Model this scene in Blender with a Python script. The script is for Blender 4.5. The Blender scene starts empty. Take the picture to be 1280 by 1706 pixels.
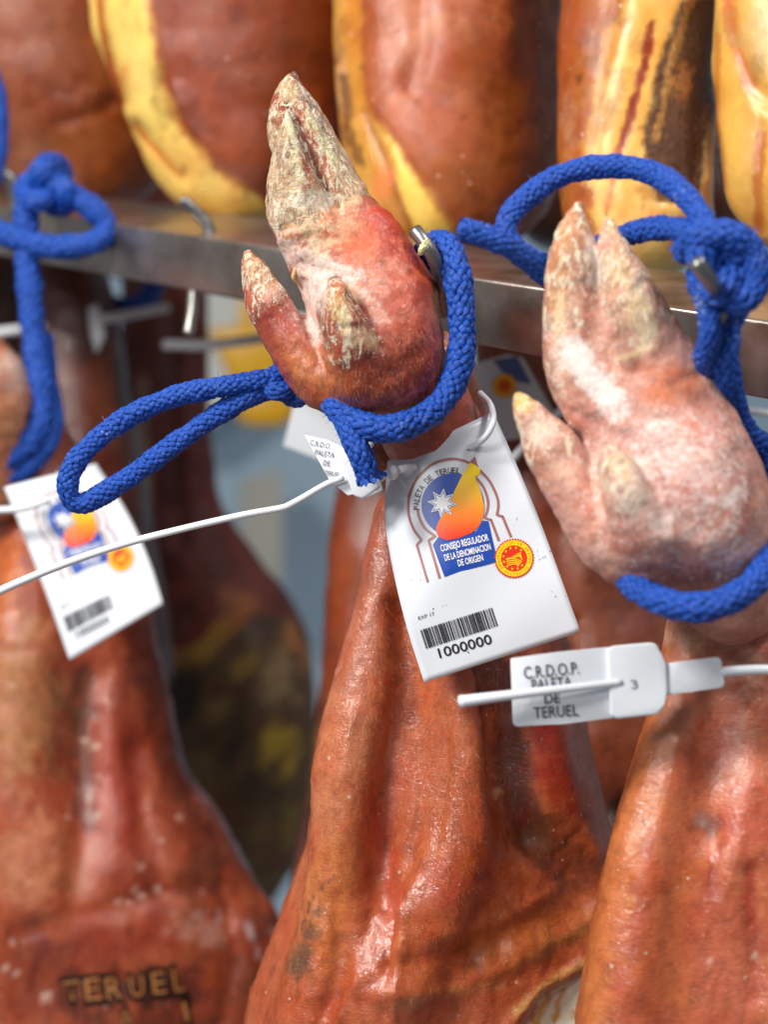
import bpy, bmesh, math, random
import numpy as np
from mathutils import Vector, Matrix
from mathutils.geometry import delaunay_2d_cdt
from mathutils.bvhtree import BVHTree

random.seed(7)
rng = np.random.RandomState(7)
SC = bpy.context.scene
COL = SC.collection

# ------------------------------------------------------------------ camera, world, lamps, exposure
PITCH = math.radians(17.7)
A = 0.0003908                      # tangent covered by one photo pixel
CAM_LOC = np.array((0.0, 0.0, 1.40))
RGT = np.array((1.0, 0.0, 0.0))
FWD = np.array((0.0, math.cos(PITCH), -math.sin(PITCH)))
UPC = np.array((0.0, math.sin(PITCH), math.cos(PITCH)))

cd = bpy.data.cameras.new('camera')
cam = bpy.data.objects.new('camera', cd)
COL.objects.link(cam)
cam.location = CAM_LOC
cam.rotation_euler = (math.pi / 2 - PITCH, 0, 0)
cd.sensor_fit = 'VERTICAL'
cd.sensor_height = 36
cd.lens = 36 / (1706 * A)
cd.clip_start = 0.02
cd.clip_end = 50
cd.dof.use_dof = True
cd.dof.focus_distance = 0.578
cd.dof.aperture_fstop = 5.0
SC.camera = cam

world = bpy.data.worlds.new('World')
SC.world = world
world.use_nodes = True
world.node_tree.nodes['Background'].inputs[0].default_value = (0.92, 0.96, 1.0, 1)
world.node_tree.nodes['Background'].inputs[1].default_value = 0.21

def cam2world(p):
    p = np.asarray(p, dtype=float)
    return CAM_LOC + p[..., 0:1] * RGT + p[..., 1:2] * UPC + p[..., 2:3] * FWD

def lamp(name, pos, target, size, power, color):
    ld = bpy.data.lights.new(name, 'AREA')
    ld.shape = 'RECTANGLE'; ld.size = size[0]; ld.size_y = size[1]
    ld.energy = power; ld.color = color
    o = bpy.data.objects.new(name, ld); COL.objects.link(o)
    a = Vector(cam2world(np.array(pos))); b = Vector(cam2world(np.array(target)))
    o.location = a
    o.rotation_euler = (b - a).to_track_quat('-Z', 'Y').to_euler()
    return o
lamp('key_lamp', (-0.75, 0.80, -0.05), (0.0, 0.0, 0.62), (0.30, 0.26), 21.5, (1.0, 0.96, 0.90))
lamp('stall_lamp', (0.55, 0.95, 0.10), (0.05, 0.0, 0.65), (0.22, 0.18), 8.0, (1.0, 0.96, 0.92))
lamp('added_side_lamp', (-0.30, 0.22, 0.02), (0.0, -0.12, 0.62), (0.11, 0.09), 1.5, (1.0, 0.97, 0.94))  # extra lamp added for wet glints low on the legs

SC.view_settings.view_transform = 'Standard'
SC.view_settings.look = 'None'
SC.view_settings.exposure = 0.0
SC.view_settings.gamma = 1.0
SC.view_settings.use_curve_mapping = False
SC.render.engine = 'CYCLES'
SC.cycles.use_denoising = True
SC.cycles.max_bounces = 6

# ------------------------------------------------------------------ small maths
def Q(px, py, z):
    """photo pixel + distance from the lens (m) -> camera-space point"""
    px = np.asarray(px, float); py = np.asarray(py, float); z = np.asarray(z, float)
    return np.stack(np.broadcast_arrays((px - 640) * A * z, (853 - py) * A * z, z), -1)

def proj(v):
    return 640 + v[:, 0] / (v[:, 2] * A), 853 - v[:, 1] / (v[:, 2] * A)

def lin(c):
    c = np.asarray(c, float) / 255.0
    return np.where(c <= 0.04045, c / 12.92, ((c + 0.055) / 1.055) ** 2.4)

def L4(c):
    r = lin(c); return (float(r[0]), float(r[1]), float(r[2]), 1.0)

def _hash(ix, iy, iz, seed):
    h = (ix.astype(np.int64) * 374761393 + iy.astype(np.int64) * 668265263 + iz.astype(np.int64) * 2147483647 + seed * 144665) & 0xffffffff
    h = ((h ^ (h >> 13)) * 1274126177) & 0xffffffff
    h = h ^ (h >> 16)
    return (h & 0xffff) / 65535.0

def vnoise(p, seed=0):
    i = np.floor(p); f = p - i; i = i.astype(np.int64)
    u = f * f * f * (f * (f * 6 - 15) + 10)
    r = 0
    for dx in (0, 1):
        wx = u[:, 0] if dx else 1 - u[:, 0]
        for dy in (0, 1):
            wy = u[:, 1] if dy else 1 - u[:, 1]
            for dz in (0, 1):
                wz = u[:, 2] if dz else 1 - u[:, 2]
                r = r + wx * wy * wz * _hash(i[:, 0] + dx, i[:, 1] + dy, i[:, 2] + dz, seed)
    return r

def fbm(p, octaves=4, seed=0):
    r = 0; a = 0.5; t = 0
    for o in range(octaves):
        r = r + a * vnoise(p * (2.03 ** o), seed + o * 17); t += a; a *= 0.55
    return r / t

def smooth(a, b, x):
    t = np.clip((x - a) / (b - a), 0, 1); return t * t * (3 - 2 * t)

def catmull(pts, n):
    """resample a polyline of k-dim control points as a smooth curve of n points evenly spaced"""
    P = np.asarray(pts, float)
    if len(P) == 2:
        d = np.linspace(0, 1, n)[:, None]; return P[0] * (1 - d) + P[1] * d
    E = np.vstack([2 * P[0] - P[1], P, 2 * P[-1] - P[-2]])
    out = []
    for i in range(1, len(E) - 2):
        p0, p1, p2, p3 = E[i - 1], E[i], E[i + 1], E[i + 2]
        for t in np.linspace(0, 1, 24, endpoint=False):
            out.append(0.5 * ((2 * p1) + (-p0 + p2) * t + (2 * p0 - 5 * p1 + 4 * p2 - p3) * t * t + (-p0 + 3 * p1 - 3 * p2 + p3) * t ** 3))
    out.append(P[-1]); out = np.array(out)
    s = np.concatenate([[0], np.cumsum(np.linalg.norm(np.diff(out[:, :3], axis=0), axis=1))])
    q = np.linspace(0, s[-1], n)
    return np.stack([np.interp(q, s, out[:, k]) for k in range(out.shape[1])], -1)

def curve_len(P):
    return float(np.sum(np.linalg.norm(np.diff(P[:, :3], axis=0), axis=1)))

# ------------------------------------------------------------------ scene objects
def props(o, label=None, cat=None, group=None, kind=None):
    if label: o['label'] = label
    if cat: o['category'] = cat
    if group: o['group'] = group
    if kind: o['kind'] = kind
    return o

def thing(name, label, cat, loc_cam, group=None):
    o = bpy.data.objects.new(name, None); COL.objects.link(o)
    o.empty_display_size = 0.02
    o.location = cam2world(np.array(loc_cam))
    return props(o, label, cat, group)

def mesh_obj(name, v_cam, faces, mat, parent=None, col=None, uv=None, shade=True, normals=None, origin=None, world_space=False):
    v = np.asarray(v_cam, float)
    if not world_space: v = cam2world(v)
    if parent is not None:
        org = np.array(root_loc(parent))
    else:
        org = np.array(origin) if origin is not None else v.mean(0)
    me = bpy.data.meshes.new(name)
    me.from_pydata((v - org).tolist(), [], faces if isinstance(faces, list) else faces.tolist())
    if col is not None:
        at = me.color_attributes.new('Col', 'FLOAT_COLOR', 'POINT')
        c4 = np.ones((len(v), 4), np.float32); c4[:, :col.shape[1]] = col
        at.data.foreach_set('color', c4.ravel())
    if uv is not None:
        ul = me.uv_layers.new(name='UVMap')
        idx = np.zeros(len(me.loops), np.int32); me.loops.foreach_get('vertex_index', idx)
        ul.data.foreach_set('uv', uv[idx].astype(np.float32).ravel())
    me.polygons.foreach_set('use_smooth', [shade] * len(me.polygons))
    me.materials.append(mat)
    me.update()
    if normals is not None:
        me.normals_split_custom_set_from_vertices(normals.tolist())
    o = bpy.data.objects.new(name, me); COL.objects.link(o)
    if parent is not None: o.parent = parent
    else: o.location = org
    return o

def root_loc(o):
    p = np.zeros(3)
    while o is not None:
        p += np.array(o.location); o = o.parent
    return p

# ------------------------------------------------------------------ materials
def new_mat(name):
    m = bpy.data.materials.new(name); m.use_nodes = True
    nt = m.node_tree; b = nt.nodes['Principled BSDF']
    return m, nt, b

def N(nt, t, **kw):
    n = nt.nodes.new(t)
    for k, v in kw.items(): setattr(n, k, v)
    return n

def noise_node(nt, vec, scale, detail=4, rough=0.55, dist=0.0):
    n = N(nt, 'ShaderNodeTexNoise')
    n.inputs['Scale'].default_value = scale; n.inputs['Detail'].default_value = detail
    n.inputs['Roughness'].default_value = rough; n.inputs['Distortion'].default_value = dist
    if vec is not None: nt.links.new(vec, n.inputs['Vector'])
    return n

def ramp(nt, fac, stops):
    r = N(nt, 'ShaderNodeValToRGB'); e = r.color_ramp.elements
    while len(e) < len(stops): e.new(0.5)
    for el, (p, c) in zip(e, stops):
        el.position = p; el.color = c if len(c) == 4 else (*c, 1)
    nt.links.new(fac, r.inputs[0]); return r

def mixcol(nt, a, b, fac, mode='MIX'):
    m = N(nt, 'ShaderNodeMix', data_type='RGBA', blend_type=mode)
    for sock, val in ((6, a), (7, b), (0, fac)):
        if isinstance(val, (int, float)): m.inputs[sock].default_value = val
        elif isinstance(val, tuple): m.inputs[sock].default_value = val
        else: nt.links.new(val, m.inputs[sock])
    return m.outputs[2]

def skin_mat(name, rough=(0.25, 0.45), pore=900, wrinkle=120, stretch=(1, 1, 1), bump=0.5, fleck=0.0, var=0.2, sss=0.0, coat=0.0, bdist=0.0006, line=(420, 420, 1300), lines=0.6, bloom=0.0, horn=0.0, tint=None, spec=0.5):
    """cured skin, fat or horn: colour from the painted attribute, wrinkles and pores as bump, salt bloom where it is dry"""
    m, nt, b = new_mat(name)
    lk = nt.links.new
    def math(op, a, c=None, d=None):
        n = N(nt, 'ShaderNodeMath', operation=op)
        for k, v in enumerate((a, c, d)):
            if v is None: continue
            if isinstance(v, (int, float)): n.inputs[k].default_value = v
            else: lk(v, n.inputs[k])
        return n.outputs[0]
    at = N(nt, 'ShaderNodeAttribute', attribute_name='Col')
    tc = N(nt, 'ShaderNodeTexCoord')
    mp = N(nt, 'ShaderNodeMapping'); mp.inputs['Scale'].default_value = stretch; lk(tc.outputs['Object'], mp.inputs[0])
    ml = N(nt, 'ShaderNodeMapping'); ml.inputs['Scale'].default_value = line; ml.inputs['Rotation'].default_value = (0.25, 0.35, 0.1); lk(tc.outputs['Object'], ml.inputs[0])
    n1 = noise_node(nt, mp.outputs[0], wrinkle, 6, 0.62, 0.5)
    n2 = noise_node(nt, mp.outputs[0], pore, 3, 0.6)
    n3 = noise_node(nt, ml.outputs[0], 1.0, 3, 0.6, 0.8)
    n0 = noise_node(nt, tc.outputs['Object'], wrinkle * 0.35, 4, 0.6)
    v = ramp(nt, n1.outputs[0], [(0.30, (1 - var, 1 - var * 1.2, 1 - var * 1.25)), (0.52, (1, 1, 1)), (0.72, (1 + var * .45, 1 + var * .6, 1 + var * .65))])
    c = mixcol(nt, at.outputs['Color'], v.outputs[0], 1.0, 'MULTIPLY')
    v0 = ramp(nt, n0.outputs[0], [(0.32, (1.0, 0.78, 0.72)), (0.52, (1, 1, 1)), (0.7, (1.05, 1.12, 1.08))])
    c = mixcol(nt, c, v0.outputs[0], 0.8, 'MULTIPLY')
    v3 = ramp(nt, n3.outputs[0], [(0.33, (0.80, 0.74, 0.72)), (0.55, (1.03, 1.03, 1.03))])
    c = mixcol(nt, c, v3.outputs[0], lines, 'MULTIPLY')
    if horn:
        mh = N(nt, 'ShaderNodeMapping'); mh.inputs['Scale'].default_value = (330, 330, 130); mh.inputs['Rotation'].default_value = (0, 0.25, 0); lk(tc.outputs['Object'], mh.inputs[0])
        n5 = noise_node(nt, mh.outputs[0], 1.0, 7, 0.68, 1.4)
        k5 = ramp(nt, n5.outputs[0], [(0.34, (horn, horn, horn)), (0.44, (0, 0, 0))])
        c = mixcol(nt, c, (0.17, 0.07, 0.035, 1), k5.outputs[0])
        k6 = ramp(nt, n5.outputs[0], [(0.50, (0, 0, 0)), (0.58, (.85, .85, .85))])
        c = mixcol(nt, c, (0.84, 0.76, 0.56, 1), k6.outputs[0])
        n1 = n5
    dry = math('SUBTRACT', 1.0, at.outputs['Alpha'])
    if bloom:
        n6 = noise_node(nt, tc.outputs['Object'], 620, 5, 0.7, 0.4)
        e = math('MULTIPLY_ADD', dry, 0.34, n6.outputs[0])
        k = ramp(nt, e, [(0.60, (0, 0, 0)), (0.86, (bloom, bloom, bloom))])
        c = mixcol(nt, c, (0.80, 0.73, 0.70, 1), k.outputs[0])
    if fleck > 0:
        vo = N(nt, 'ShaderNodeTexVoronoi'); vo.inputs['Scale'].default_value = 260
        lk(tc.outputs['Object'], vo.inputs['Vector'])
        sel = N(nt, 'ShaderNodeSeparateColor'); lk(vo.outputs['Color'], sel.inputs[0])
        sz = math('MULTIPLY', sel.outputs[1], 0.2)
        f = math('MULTIPLY', math('LESS_THAN', vo.outputs['Distance'], sz), math('GREATER_THAN', sel.outputs[0], 1 - fleck))
        c = mixcol(nt, c, (0.66, 0.54, 0.46, 1), math('MULTIPLY', f, 0.7))
    if tint: c = mixcol(nt, c, (*tint, 1), 1.0, 'MULTIPLY')
    lk(c, b.inputs['Base Color'])
    rr = N(nt, 'ShaderNodeMapRange'); rr.inputs[1].default_value = 0.35; rr.inputs[2].default_value = 0.65
    rr.inputs[3].default_value = rough[0]; rr.inputs[4].default_value = rough[1]; lk(n0.outputs[0], rr.inputs[0])
    lk(math('MULTIPLY_ADD', dry, 0.45, rr.outputs[0]), b.inputs['Roughness'])
    b.inputs['Specular IOR Level'].default_value = spec
    if sss:
        b.inputs['Subsurface Weight'].default_value = sss
        b.inputs['Subsurface Radius'].default_value = (1.0, 0.75, 0.4) if 'fat' in name else (1.0, 0.35, 0.15); b.inputs['Subsurface Scale'].default_value = 0.003
    h = math('MULTIPLY_ADD', n2.outputs[0], 0.35, n1.outputs[0])
    h = math('MULTIPLY_ADD', n3.outputs[0], lines * 0.8, h)
    bp = N(nt, 'ShaderNodeBump'); bp.inputs['Strength'].default_value = bump; bp.inputs['Distance'].default_value = bdist
    lk(h, bp.inputs['Height']); lk(bp.outputs[0], b.inputs['Normal'])
    if coat:      # the film of fat on the skin: smoother than the skin below it, missing where it is dry
        nc = noise_node(nt, mp.outputs[0], 560, 3, 0.55, 0.3); ng = noise_node(nt, tc.outputs['Object'], 55, 4, 0.65)
        bc = N(nt, 'ShaderNodeBump'); bc.inputs['Strength'].default_value = 0.75; bc.inputs['Distance'].default_value = 0.0009
        lk(math('MULTIPLY_ADD', n3.outputs[0], .35, nc.outputs[0]), bc.inputs['Height']); lk(bc.outputs[0], b.inputs['Coat Normal'])
        kw = ramp(nt, ng.outputs[0], [(0.40, (coat * .45,) * 3), (0.58, (min(1, coat * 1.15),) * 3)])
        lk(math('MULTIPLY', kw.outputs[0], at.outputs['Alpha']), b.inputs['Coat Weight'])
        b.inputs['Coat Roughness'].default_value = 0.07; b.inputs['Coat IOR'].default_value = 1.6
    return m

def plain_mat(name, c, rough=0.5, metal=0.0, var=0.0, scale=80, bump=0.0, spec=0.5, bdist=0.0005):
    m, nt, b = new_mat(name)
    b.inputs['Roughness'].default_value = rough; b.inputs['Metallic'].default_value = metal
    b.inputs['Specular IOR Level'].default_value = spec
    tc = N(nt, 'ShaderNodeTexCoord')
    n = noise_node(nt, tc.outputs['Object'], scale, 5, 0.6)
    l = lin(c)
    r = ramp(nt, n.outputs[0], [(0.3, tuple(l * (1 - var))), (0.7, tuple(np.minimum(l * (1 + var), 1)))])
    nt.links.new(r.outputs[0], b.inputs['Base Color'])
    if bump:
        bp = N(nt, 'ShaderNodeBump'); bp.inputs['Strength'].default_value = bump; bp.inputs['Distance'].default_value = bdist
        nt.links.new(n.outputs[0], bp.inputs['Height']); nt.links.new(bp.outputs[0], b.inputs['Normal'])
    return m

def print_mat(name):
    m, nt, b = new_mat(name)
    at = N(nt, 'ShaderNodeAttribute', attribute_name='Col')
    nt.links.new(at.outputs['Color'], b.inputs['Base Color'])
    b.inputs['Roughness'].default_value = 0.38
    return m

def rope_mat(name, c1, c2, c3):
    m, nt, b = new_mat(name)
    tc = N(nt, 'ShaderNodeTexCoord')
    mp = N(nt, 'ShaderNodeMapping'); mp.inputs['Scale'].default_value = (2.0, 11, 1)
    nt.links.new(tc.outputs['UV'], mp.inputs[0])
    n = noise_node(nt, mp.outputs[0], 2.2, 4, 0.65)
    r = ramp(nt, n.outputs[0], [(0.30, tuple(lin(c1))), (0.55, tuple(lin(c2))), (0.80, tuple(lin(c3)))])
    n2 = noise_node(nt, tc.outputs['Object'], 900, 2, 0.5)
    n3 = noise_node(nt, tc.outputs['Object'], 60, 3, 0.6)
    mu = N(nt, 'ShaderNodeMath', operation='MULTIPLY'); nt.links.new(n2.outputs[0], mu.inputs[0]); nt.links.new(n3.outputs[0], mu.inputs[1])
    k = ramp(nt, mu.outputs[0], [(0.395, (0, 0, 0)), (0.45, (0.6, 0.6, 0.6))])
    c = mixcol(nt, r.outputs[0], (0.45, 0.52, 0.62, 1), k.outputs[0])
    nt.links.new(c, b.inputs['Base Color'])
    b.inputs['Roughness'].default_value = 0.42
    b.inputs['Specular IOR Level'].default_value = 0.45
    bp = N(nt, 'ShaderNodeBump'); bp.inputs['Strength'].default_value = 0.8; bp.inputs['Distance'].default_value = 0.0006
    nt.links.new(n.outputs[0], bp.inputs['Height']); nt.links.new(bp.outputs[0], b.inputs['Normal'])
    return m

M = {}
M['leg'] = skin_mat('cured_rind', rough=(0.30, 0.48), pore=1100, wrinkle=210, stretch=(1, 1, .6), bump=0.7, fleck=0.10, var=0.30, sss=0.06, coat=0.85, bdist=.0007, tint=(.92, .87, .80), spec=.35, lines=.65)
M['foot'] = skin_mat('trotter_skin', rough=(0.30, 0.46), pore=1200, wrinkle=260, bump=0.75, var=0.30, sss=0.06, coat=.45, bloom=.6, lines=.6, line=(1100, 700, 600), tint=(.97, .93, .92), spec=.35)
M['horn'] = skin_mat('hoof_horn', rough=(0.40, 0.58), pore=1000, wrinkle=330, bump=1.0, var=0.25, bdist=.0018, horn=.9, bloom=.35, lines=.4)
M['pale_horn'] = skin_mat('pale_hoof_horn', rough=(0.45, 0.65), pore=1000, wrinkle=330, bump=.9, var=0.2, bdist=.0014, horn=.30, bloom=.7, lines=.4)
M['pale_foot'] = skin_mat('powdery_trotter_skin', rough=(0.36, 0.56), pore=1200, wrinkle=260, bump=0.8, var=0.26, sss=0.06, bloom=.85, lines=.6, line=(1100, 700, 600), spec=.4)
M['upper'] = skin_mat('ham_rind', rough=(0.28, 0.46), pore=900, wrinkle=120, bump=0.5, fleck=0.22, var=0.28, sss=0.06, coat=.5, lines=.4, spec=.3)
M['fat'] = skin_mat('cured_fat', rough=(0.30, 0.46), pore=700, wrinkle=110, bump=0.35, var=0.10, sss=0.15, lines=.2, fleck=.10, coat=.5, spec=.3)
M['meat'] = skin_mat('dried_meat', rough=(0.2, 0.4), pore=900, wrinkle=420, bump=1.0, var=0.4, bdist=.002)
M['mould'] = skin_mat('mouldy_rind', rough=(0.5, 0.7), pore=400, wrinkle=60, bump=0.6, var=0.4)
M['rope'] = rope_mat('blue_braid', (2, 34, 108), (4, 77, 184), (84, 154, 230))  # stops put shaded, lit and highlight blues into the rope's colour
M['paper'] = plain_mat('tag_card', (216, 222, 230), 0.36, var=0.02, scale=60, bump=0.08, bdist=.0004)
M['plastic'] = plain_mat('white_plastic', (222, 227, 234), 0.34, var=0.02, scale=60, bump=0.05)
M['print'] = print_mat('printed_ink')

# ------------------------------------------------------------------ signed-distance bodies
def build_body(chains, z0, voxel, k_px=14, pad=6, warp=0.0, warp_scale=60, seed=0):
    """chains: list of dict(pts=[(px,py,w,r)], sz=depth squash, k=blend px, part=name)
       w and r are photo pixels at distance z0."""
    u = A * z0
    segs = []
    for ci, c in enumerate(chains):
        P = np.array(c['pts'], float)
        n = max(2, int(c.get('n', (len(P) - 1) * 3 + 1)))
        if len(P) > 2: P = catmull(P, n)
        z = z0 + P[:, 2] * u
        X = Q(P[:, 0], P[:, 1], z); R = np.maximum(P[:, 3], 1.0) * A * z
        c['_X'], c['_R'] = X, R
    mn = np.min([(c['_X'] - c['_R'][:, None] * [1, 1, c.get('sz', 1)]).min(0) for c in chains], 0) - pad * u
    mx = np.max([(c['_X'] + c['_R'][:, None] * [1, 1, c.get('sz', 1)]).max(0) for c in chains], 0) + pad * u
    n = np.ceil((mx - mn) / voxel).astype(int) + 1
    xs, ys, zs = [(mn[i] + np.arange(n[i]) * voxel).astype(np.float32) for i in range(3)]
    G = np.full(n, 1.0, np.float32)
    for c in chains:
        X, R = c['_X'].astype(np.float32), c['_R'].astype(np.float32)
        sz = c.get('sz', 1.0); k = c.get('k', k_px) * u
        lo = (X - R[:, None] * [1, 1, sz]).min(0) - 1.5 * k - 3 * voxel
        hi = (X + R[:, None] * [1, 1, sz]).max(0) + 1.5 * k + 3 * voxel
        i0 = np.clip(np.floor((lo - mn) / voxel).astype(int), 0, n); i1 = np.clip(np.ceil((hi - mn) / voxel).astype(int) + 1, 0, n)
        sl = tuple(slice(a, b) for a, b in zip(i0, i1))
        gx = xs[sl[0]][:, None, None]; gy = ys[sl[1]][None, :, None]; gz = zs[sl[2]][None, None, :]
        D = chain_dist(gx, gy, gz, X, R, sz)
        g = G[sl]
        if c.get('cut'):
            D = -D
            h = np.clip(0.5 - 0.5 * (g - D) / k, 0, 1)
            G[sl] = g * (1 - h) + D * h + k * h * (1 - h)
        else:
            h = np.clip(0.5 + 0.5 * (g - D) / k, 0, 1)
            G[sl] = g * (1 - h) + D * h - k * h * (1 - h)
    if warp:
        gx, gy, gz = np.meshgrid(xs, ys, zs, indexing='ij')
        near = np.abs(G) < 4 * warp * u
        p = np.stack([gx[near], gy[near], gz[near]], -1)
        G[near] += (fbm(p / (warp_scale * u), 3, seed) - 0.5) * 2 * warp * u
    V, F = surface_nets(G)
    V = V * voxel + mn
    return V, F

def chain_dist(gx, gy, gz, X, R, sz):
    D = None
    for i in range(len(X) - 1):
        a, b = X[i], X[i + 1]
        dx, dy, dz = b[0] - a[0], b[1] - a[1], (b[2] - a[2]) / sz
        l2 = dx * dx + dy * dy + dz * dz + 1e-12
        qx, qy, qz = gx - a[0], gy - a[1], (gz - a[2]) / sz
        t = np.clip((qx * dx + qy * dy + qz * dz) / l2, 0, 1)
        d = np.sqrt((qx - t * dx) ** 2 + (qy - t * dy) ** 2 + (qz - t * dz) ** 2) - (R[i] + t * (R[i + 1] - R[i]))
        D = d if D is None else np.minimum(D, d)
    return D

def surface_nets(G):
    ins = G < 0
    nx, ny, nz = [s - 1 for s in G.shape]
    cnt = np.zeros((nx, ny, nz), np.int32)
    for o in np.ndindex(2, 2, 2):
        cnt += ins[o[0]:o[0] + nx, o[1]:o[1] + ny, o[2]:o[2] + nz]
    act = (cnt > 0) & (cnt < 8)
    I = np.argwhere(act)
    idx = -np.ones((nx, ny, nz), np.int64); idx[act] = np.arange(len(I))
    acc = np.zeros((len(I), 3)); num = np.zeros(len(I))
    for ax in range(3):
        oth = [d for d in range(3) if d != ax]
        for o1 in (0, 1):
            for o2 in (0, 1):
                s = np.zeros(3, int); s[oth[0]] = o1; s[oth[1]] = o2
                e = s.copy(); e[ax] = 1
                pa, pb = I + s, I + e
                ga, gb = G[pa[:, 0], pa[:, 1], pa[:, 2]], G[pb[:, 0], pb[:, 1], pb[:, 2]]
                m = (ga < 0) != (gb < 0)
                t = np.where(m, ga / np.where(m, ga - gb, 1), 0)
                pt = np.repeat(s[None].astype(float), len(I), 0); pt[:, ax] = t
                acc[m] += pt[m]; num[m] += 1
    V = I + acc / num[:, None]
    F = []
    for ax in range(3):
        o1, o2 = [(1, 2), (2, 0), (0, 1)][ax]
        a = np.moveaxis(ins, ax, 0); d = a[:-1] != a[1:]
        d = np.moveaxis(d, 0, ax)
        E = np.argwhere(d)
        ok = (E[:, o1] > 0) & (E[:, o2] > 0) & (E[:, o1] < G.shape[o1] - 1) & (E[:, o2] < G.shape[o2] - 1)
        E = E[ok]
        c = []
        for (q1, q2) in ((-1, -1), (0, -1), (0, 0), (-1, 0)):
            f = E.copy(); f[:, o1] += q1; f[:, o2] += q2
            c.append(idx[f[:, 0], f[:, 1], f[:, 2]])
        q = np.stack(c, -1)
        flip = ~ins[E[:, 0], E[:, 1], E[:, 2]]
        q[flip] = q[flip][:, ::-1]
        F.append(q)
    # camera space (right, up, forward) is left-handed, so the winding is turned round
    return V, np.concatenate(F)[:, ::-1]

def relax(V, F, it=2, lam=0.5):
    e = np.concatenate([F[:, [0, 1]], F[:, [1, 2]], F[:, [2, 3]], F[:, [3, 0]]])
    for _ in range(it):
        s = np.zeros_like(V); c = np.zeros(len(V))
        for a, b in ((0, 1), (1, 0)):
            for d in range(3): s[:, d] += np.bincount(e[:, a], V[e[:, b], d], len(V))
            c += np.bincount(e[:, a], minlength=len(V))
        V = V * (1 - lam) + lam * s / c[:, None]
    return V

def normals_of(V, F):
    """outward normals in camera space"""
    n = np.cross(V[F[:, 2]] - V[F[:, 0]], V[F[:, 3]] - V[F[:, 1]])
    r = np.zeros_like(V)
    for j in range(4):
        for d in range(3): r[:, d] += np.bincount(F[:, j], n[:, d], len(V))
    r /= np.linalg.norm(r, axis=1)[:, None] + 1e-12
    return -r      # left-handed space

def polyline_dist(px, py, pts):
    d = None
    for (x0, y0), (x1, y1) in zip(pts[:-1], pts[1:]):
        dx, dy = x1 - x0, y1 - y0
        t = np.clip(((px - x0) * dx + (py - y0) * dy) / (dx * dx + dy * dy + 1e-9), 0, 1)
        e = np.hypot(px - x0 - t * dx, py - y0 - t * dy)
        d = e if d is None else np.minimum(d, e)
    return d

def poly_sd(px, py, pts):
    d = polyline_dist(px, py, pts + [pts[0]])
    ins = np.zeros(len(px), bool)
    for (x0, y0), (x1, y1) in zip(pts, pts[1:] + [pts[0]]):
        if y0 == y1: continue
        c = ((y0 > py) != (y1 > py)) & (px < (x1 - x0) * (py - y0) / (y1 - y0) + x0)
        ins ^= c
    return np.where(ins, -d, d)

def mask_of(b, px, py, nz):
    """soft, ragged-edged mask of one colour or relief stroke"""
    kind = b[0]
    if kind == 'e':      # ellipse: cx cy rx ry angle
        _, cx, cy, rx, ry, an = b[:6]
        ca, sa = math.cos(math.radians(an)), math.sin(math.radians(an))
        dx, dy = px - cx, py - cy
        q = ((dx * ca + dy * sa) / rx) ** 2 + ((-dx * sa + dy * ca) / ry) ** 2
        return np.exp(-0.9 * q)
    if kind == 'l':      # polyline, half-width
        return np.exp(-0.9 * (polyline_dist(px, py, b[1]) / b[2]) ** 2)
    if kind == 'p':      # polygon, softness
        return smooth(b[2], -b[2], poly_sd(px, py, b[1]))

def paint(V, base, strokes, z0, seed=0, nscale=22, base_var=None):
    """pigment of a body, some strokes with shade or glare painted in: strokes = (shape..., colour, strength, raggedness[, dry])"""
    px, py = proj(V)
    u = A * z0
    nz = fbm(V / (nscale * u), 4, seed); nf = fbm(V / (5.0 * u), 3, seed + 91)
    c = np.repeat(lin(base)[None], len(V), 0)
    dry = np.ones(len(V))
    if base_var is not None:
        m = smooth(0.42, 0.62, fbm(V / (70 * u), 3, seed + 5))[:, None]; c = c * (1 - m) + lin(base_var) * m
    for b in strokes:
        n = {'e': 6, 'l': 3, 'p': 3}[b[0]]
        colr, st, rag = b[n:n + 3]
        m = mask_of(b, px, py, nz)
        m = smooth(0.22, 0.78, m + ((nz - .5) * 1.7 + (nf - .5) * 0.9) * rag * np.minimum(1, m * 4)) * st
        c = c * (1 - m[:, None]) + lin(colr) * m[:, None]
        if len(b) > n + 3: dry = dry * (1 - m) + (1 - b[n + 3]) * m
    return np.concatenate([c, dry[:, None]], 1)

def sculpt(V, F, strokes, z0, both=False):
    """relief: strokes = (shape..., amount px, + outwards); works on the side facing out of the row"""
    px, py = proj(V); Nn = normals_of(V, F); u = A * z0
    w = np.ones(len(V)) if both else smooth(0.15, -0.35, Nn[:, 2])
    d = np.zeros(len(V))
    for b in strokes:
        n = {'e': 6, 'l': 3, 'p': 3}[b[0]]
        d += mask_of(b, px, py, None) * b[n]
    return V + Nn * (d * w * u)[:, None]

def rough_up(V, F, z0, amp, scale, seed=0, mask=None, ridged=False, octaves=3):
    u = A * z0; Nn = normals_of(V, F)
    n = fbm(V / (scale * u), octaves, seed) - 0.5
    if ridged: n = 0.25 - np.abs(n) * 2
    d = n * 2 * amp * u
    if mask is not None: d = d * mask
    return V + Nn * d[:, None]

def emit_parts(V, F, lab, spec, parent, colr):
    """one mesh per part; lab = part id per vertex; spec = [(name, material)]"""
    Nw = normals_of(V, F); Nw = Nw[:, 0:1] * RGT + Nw[:, 1:2] * UPC + Nw[:, 2:3] * FWD
    fl = np.max(lab[F], axis=1)
    out = []
    for i, (name, mat) in enumerate(spec):
        f = F[fl == i]
        if len(f) == 0: out.append(None); continue
        used = np.unique(f); mp = -np.ones(len(V), np.int64); mp[used] = np.arange(len(used))
        out.append(mesh_obj(name, V[used], mp[f], mat, parent, col=colr[used], normals=Nw[used]))
    return out

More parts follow.
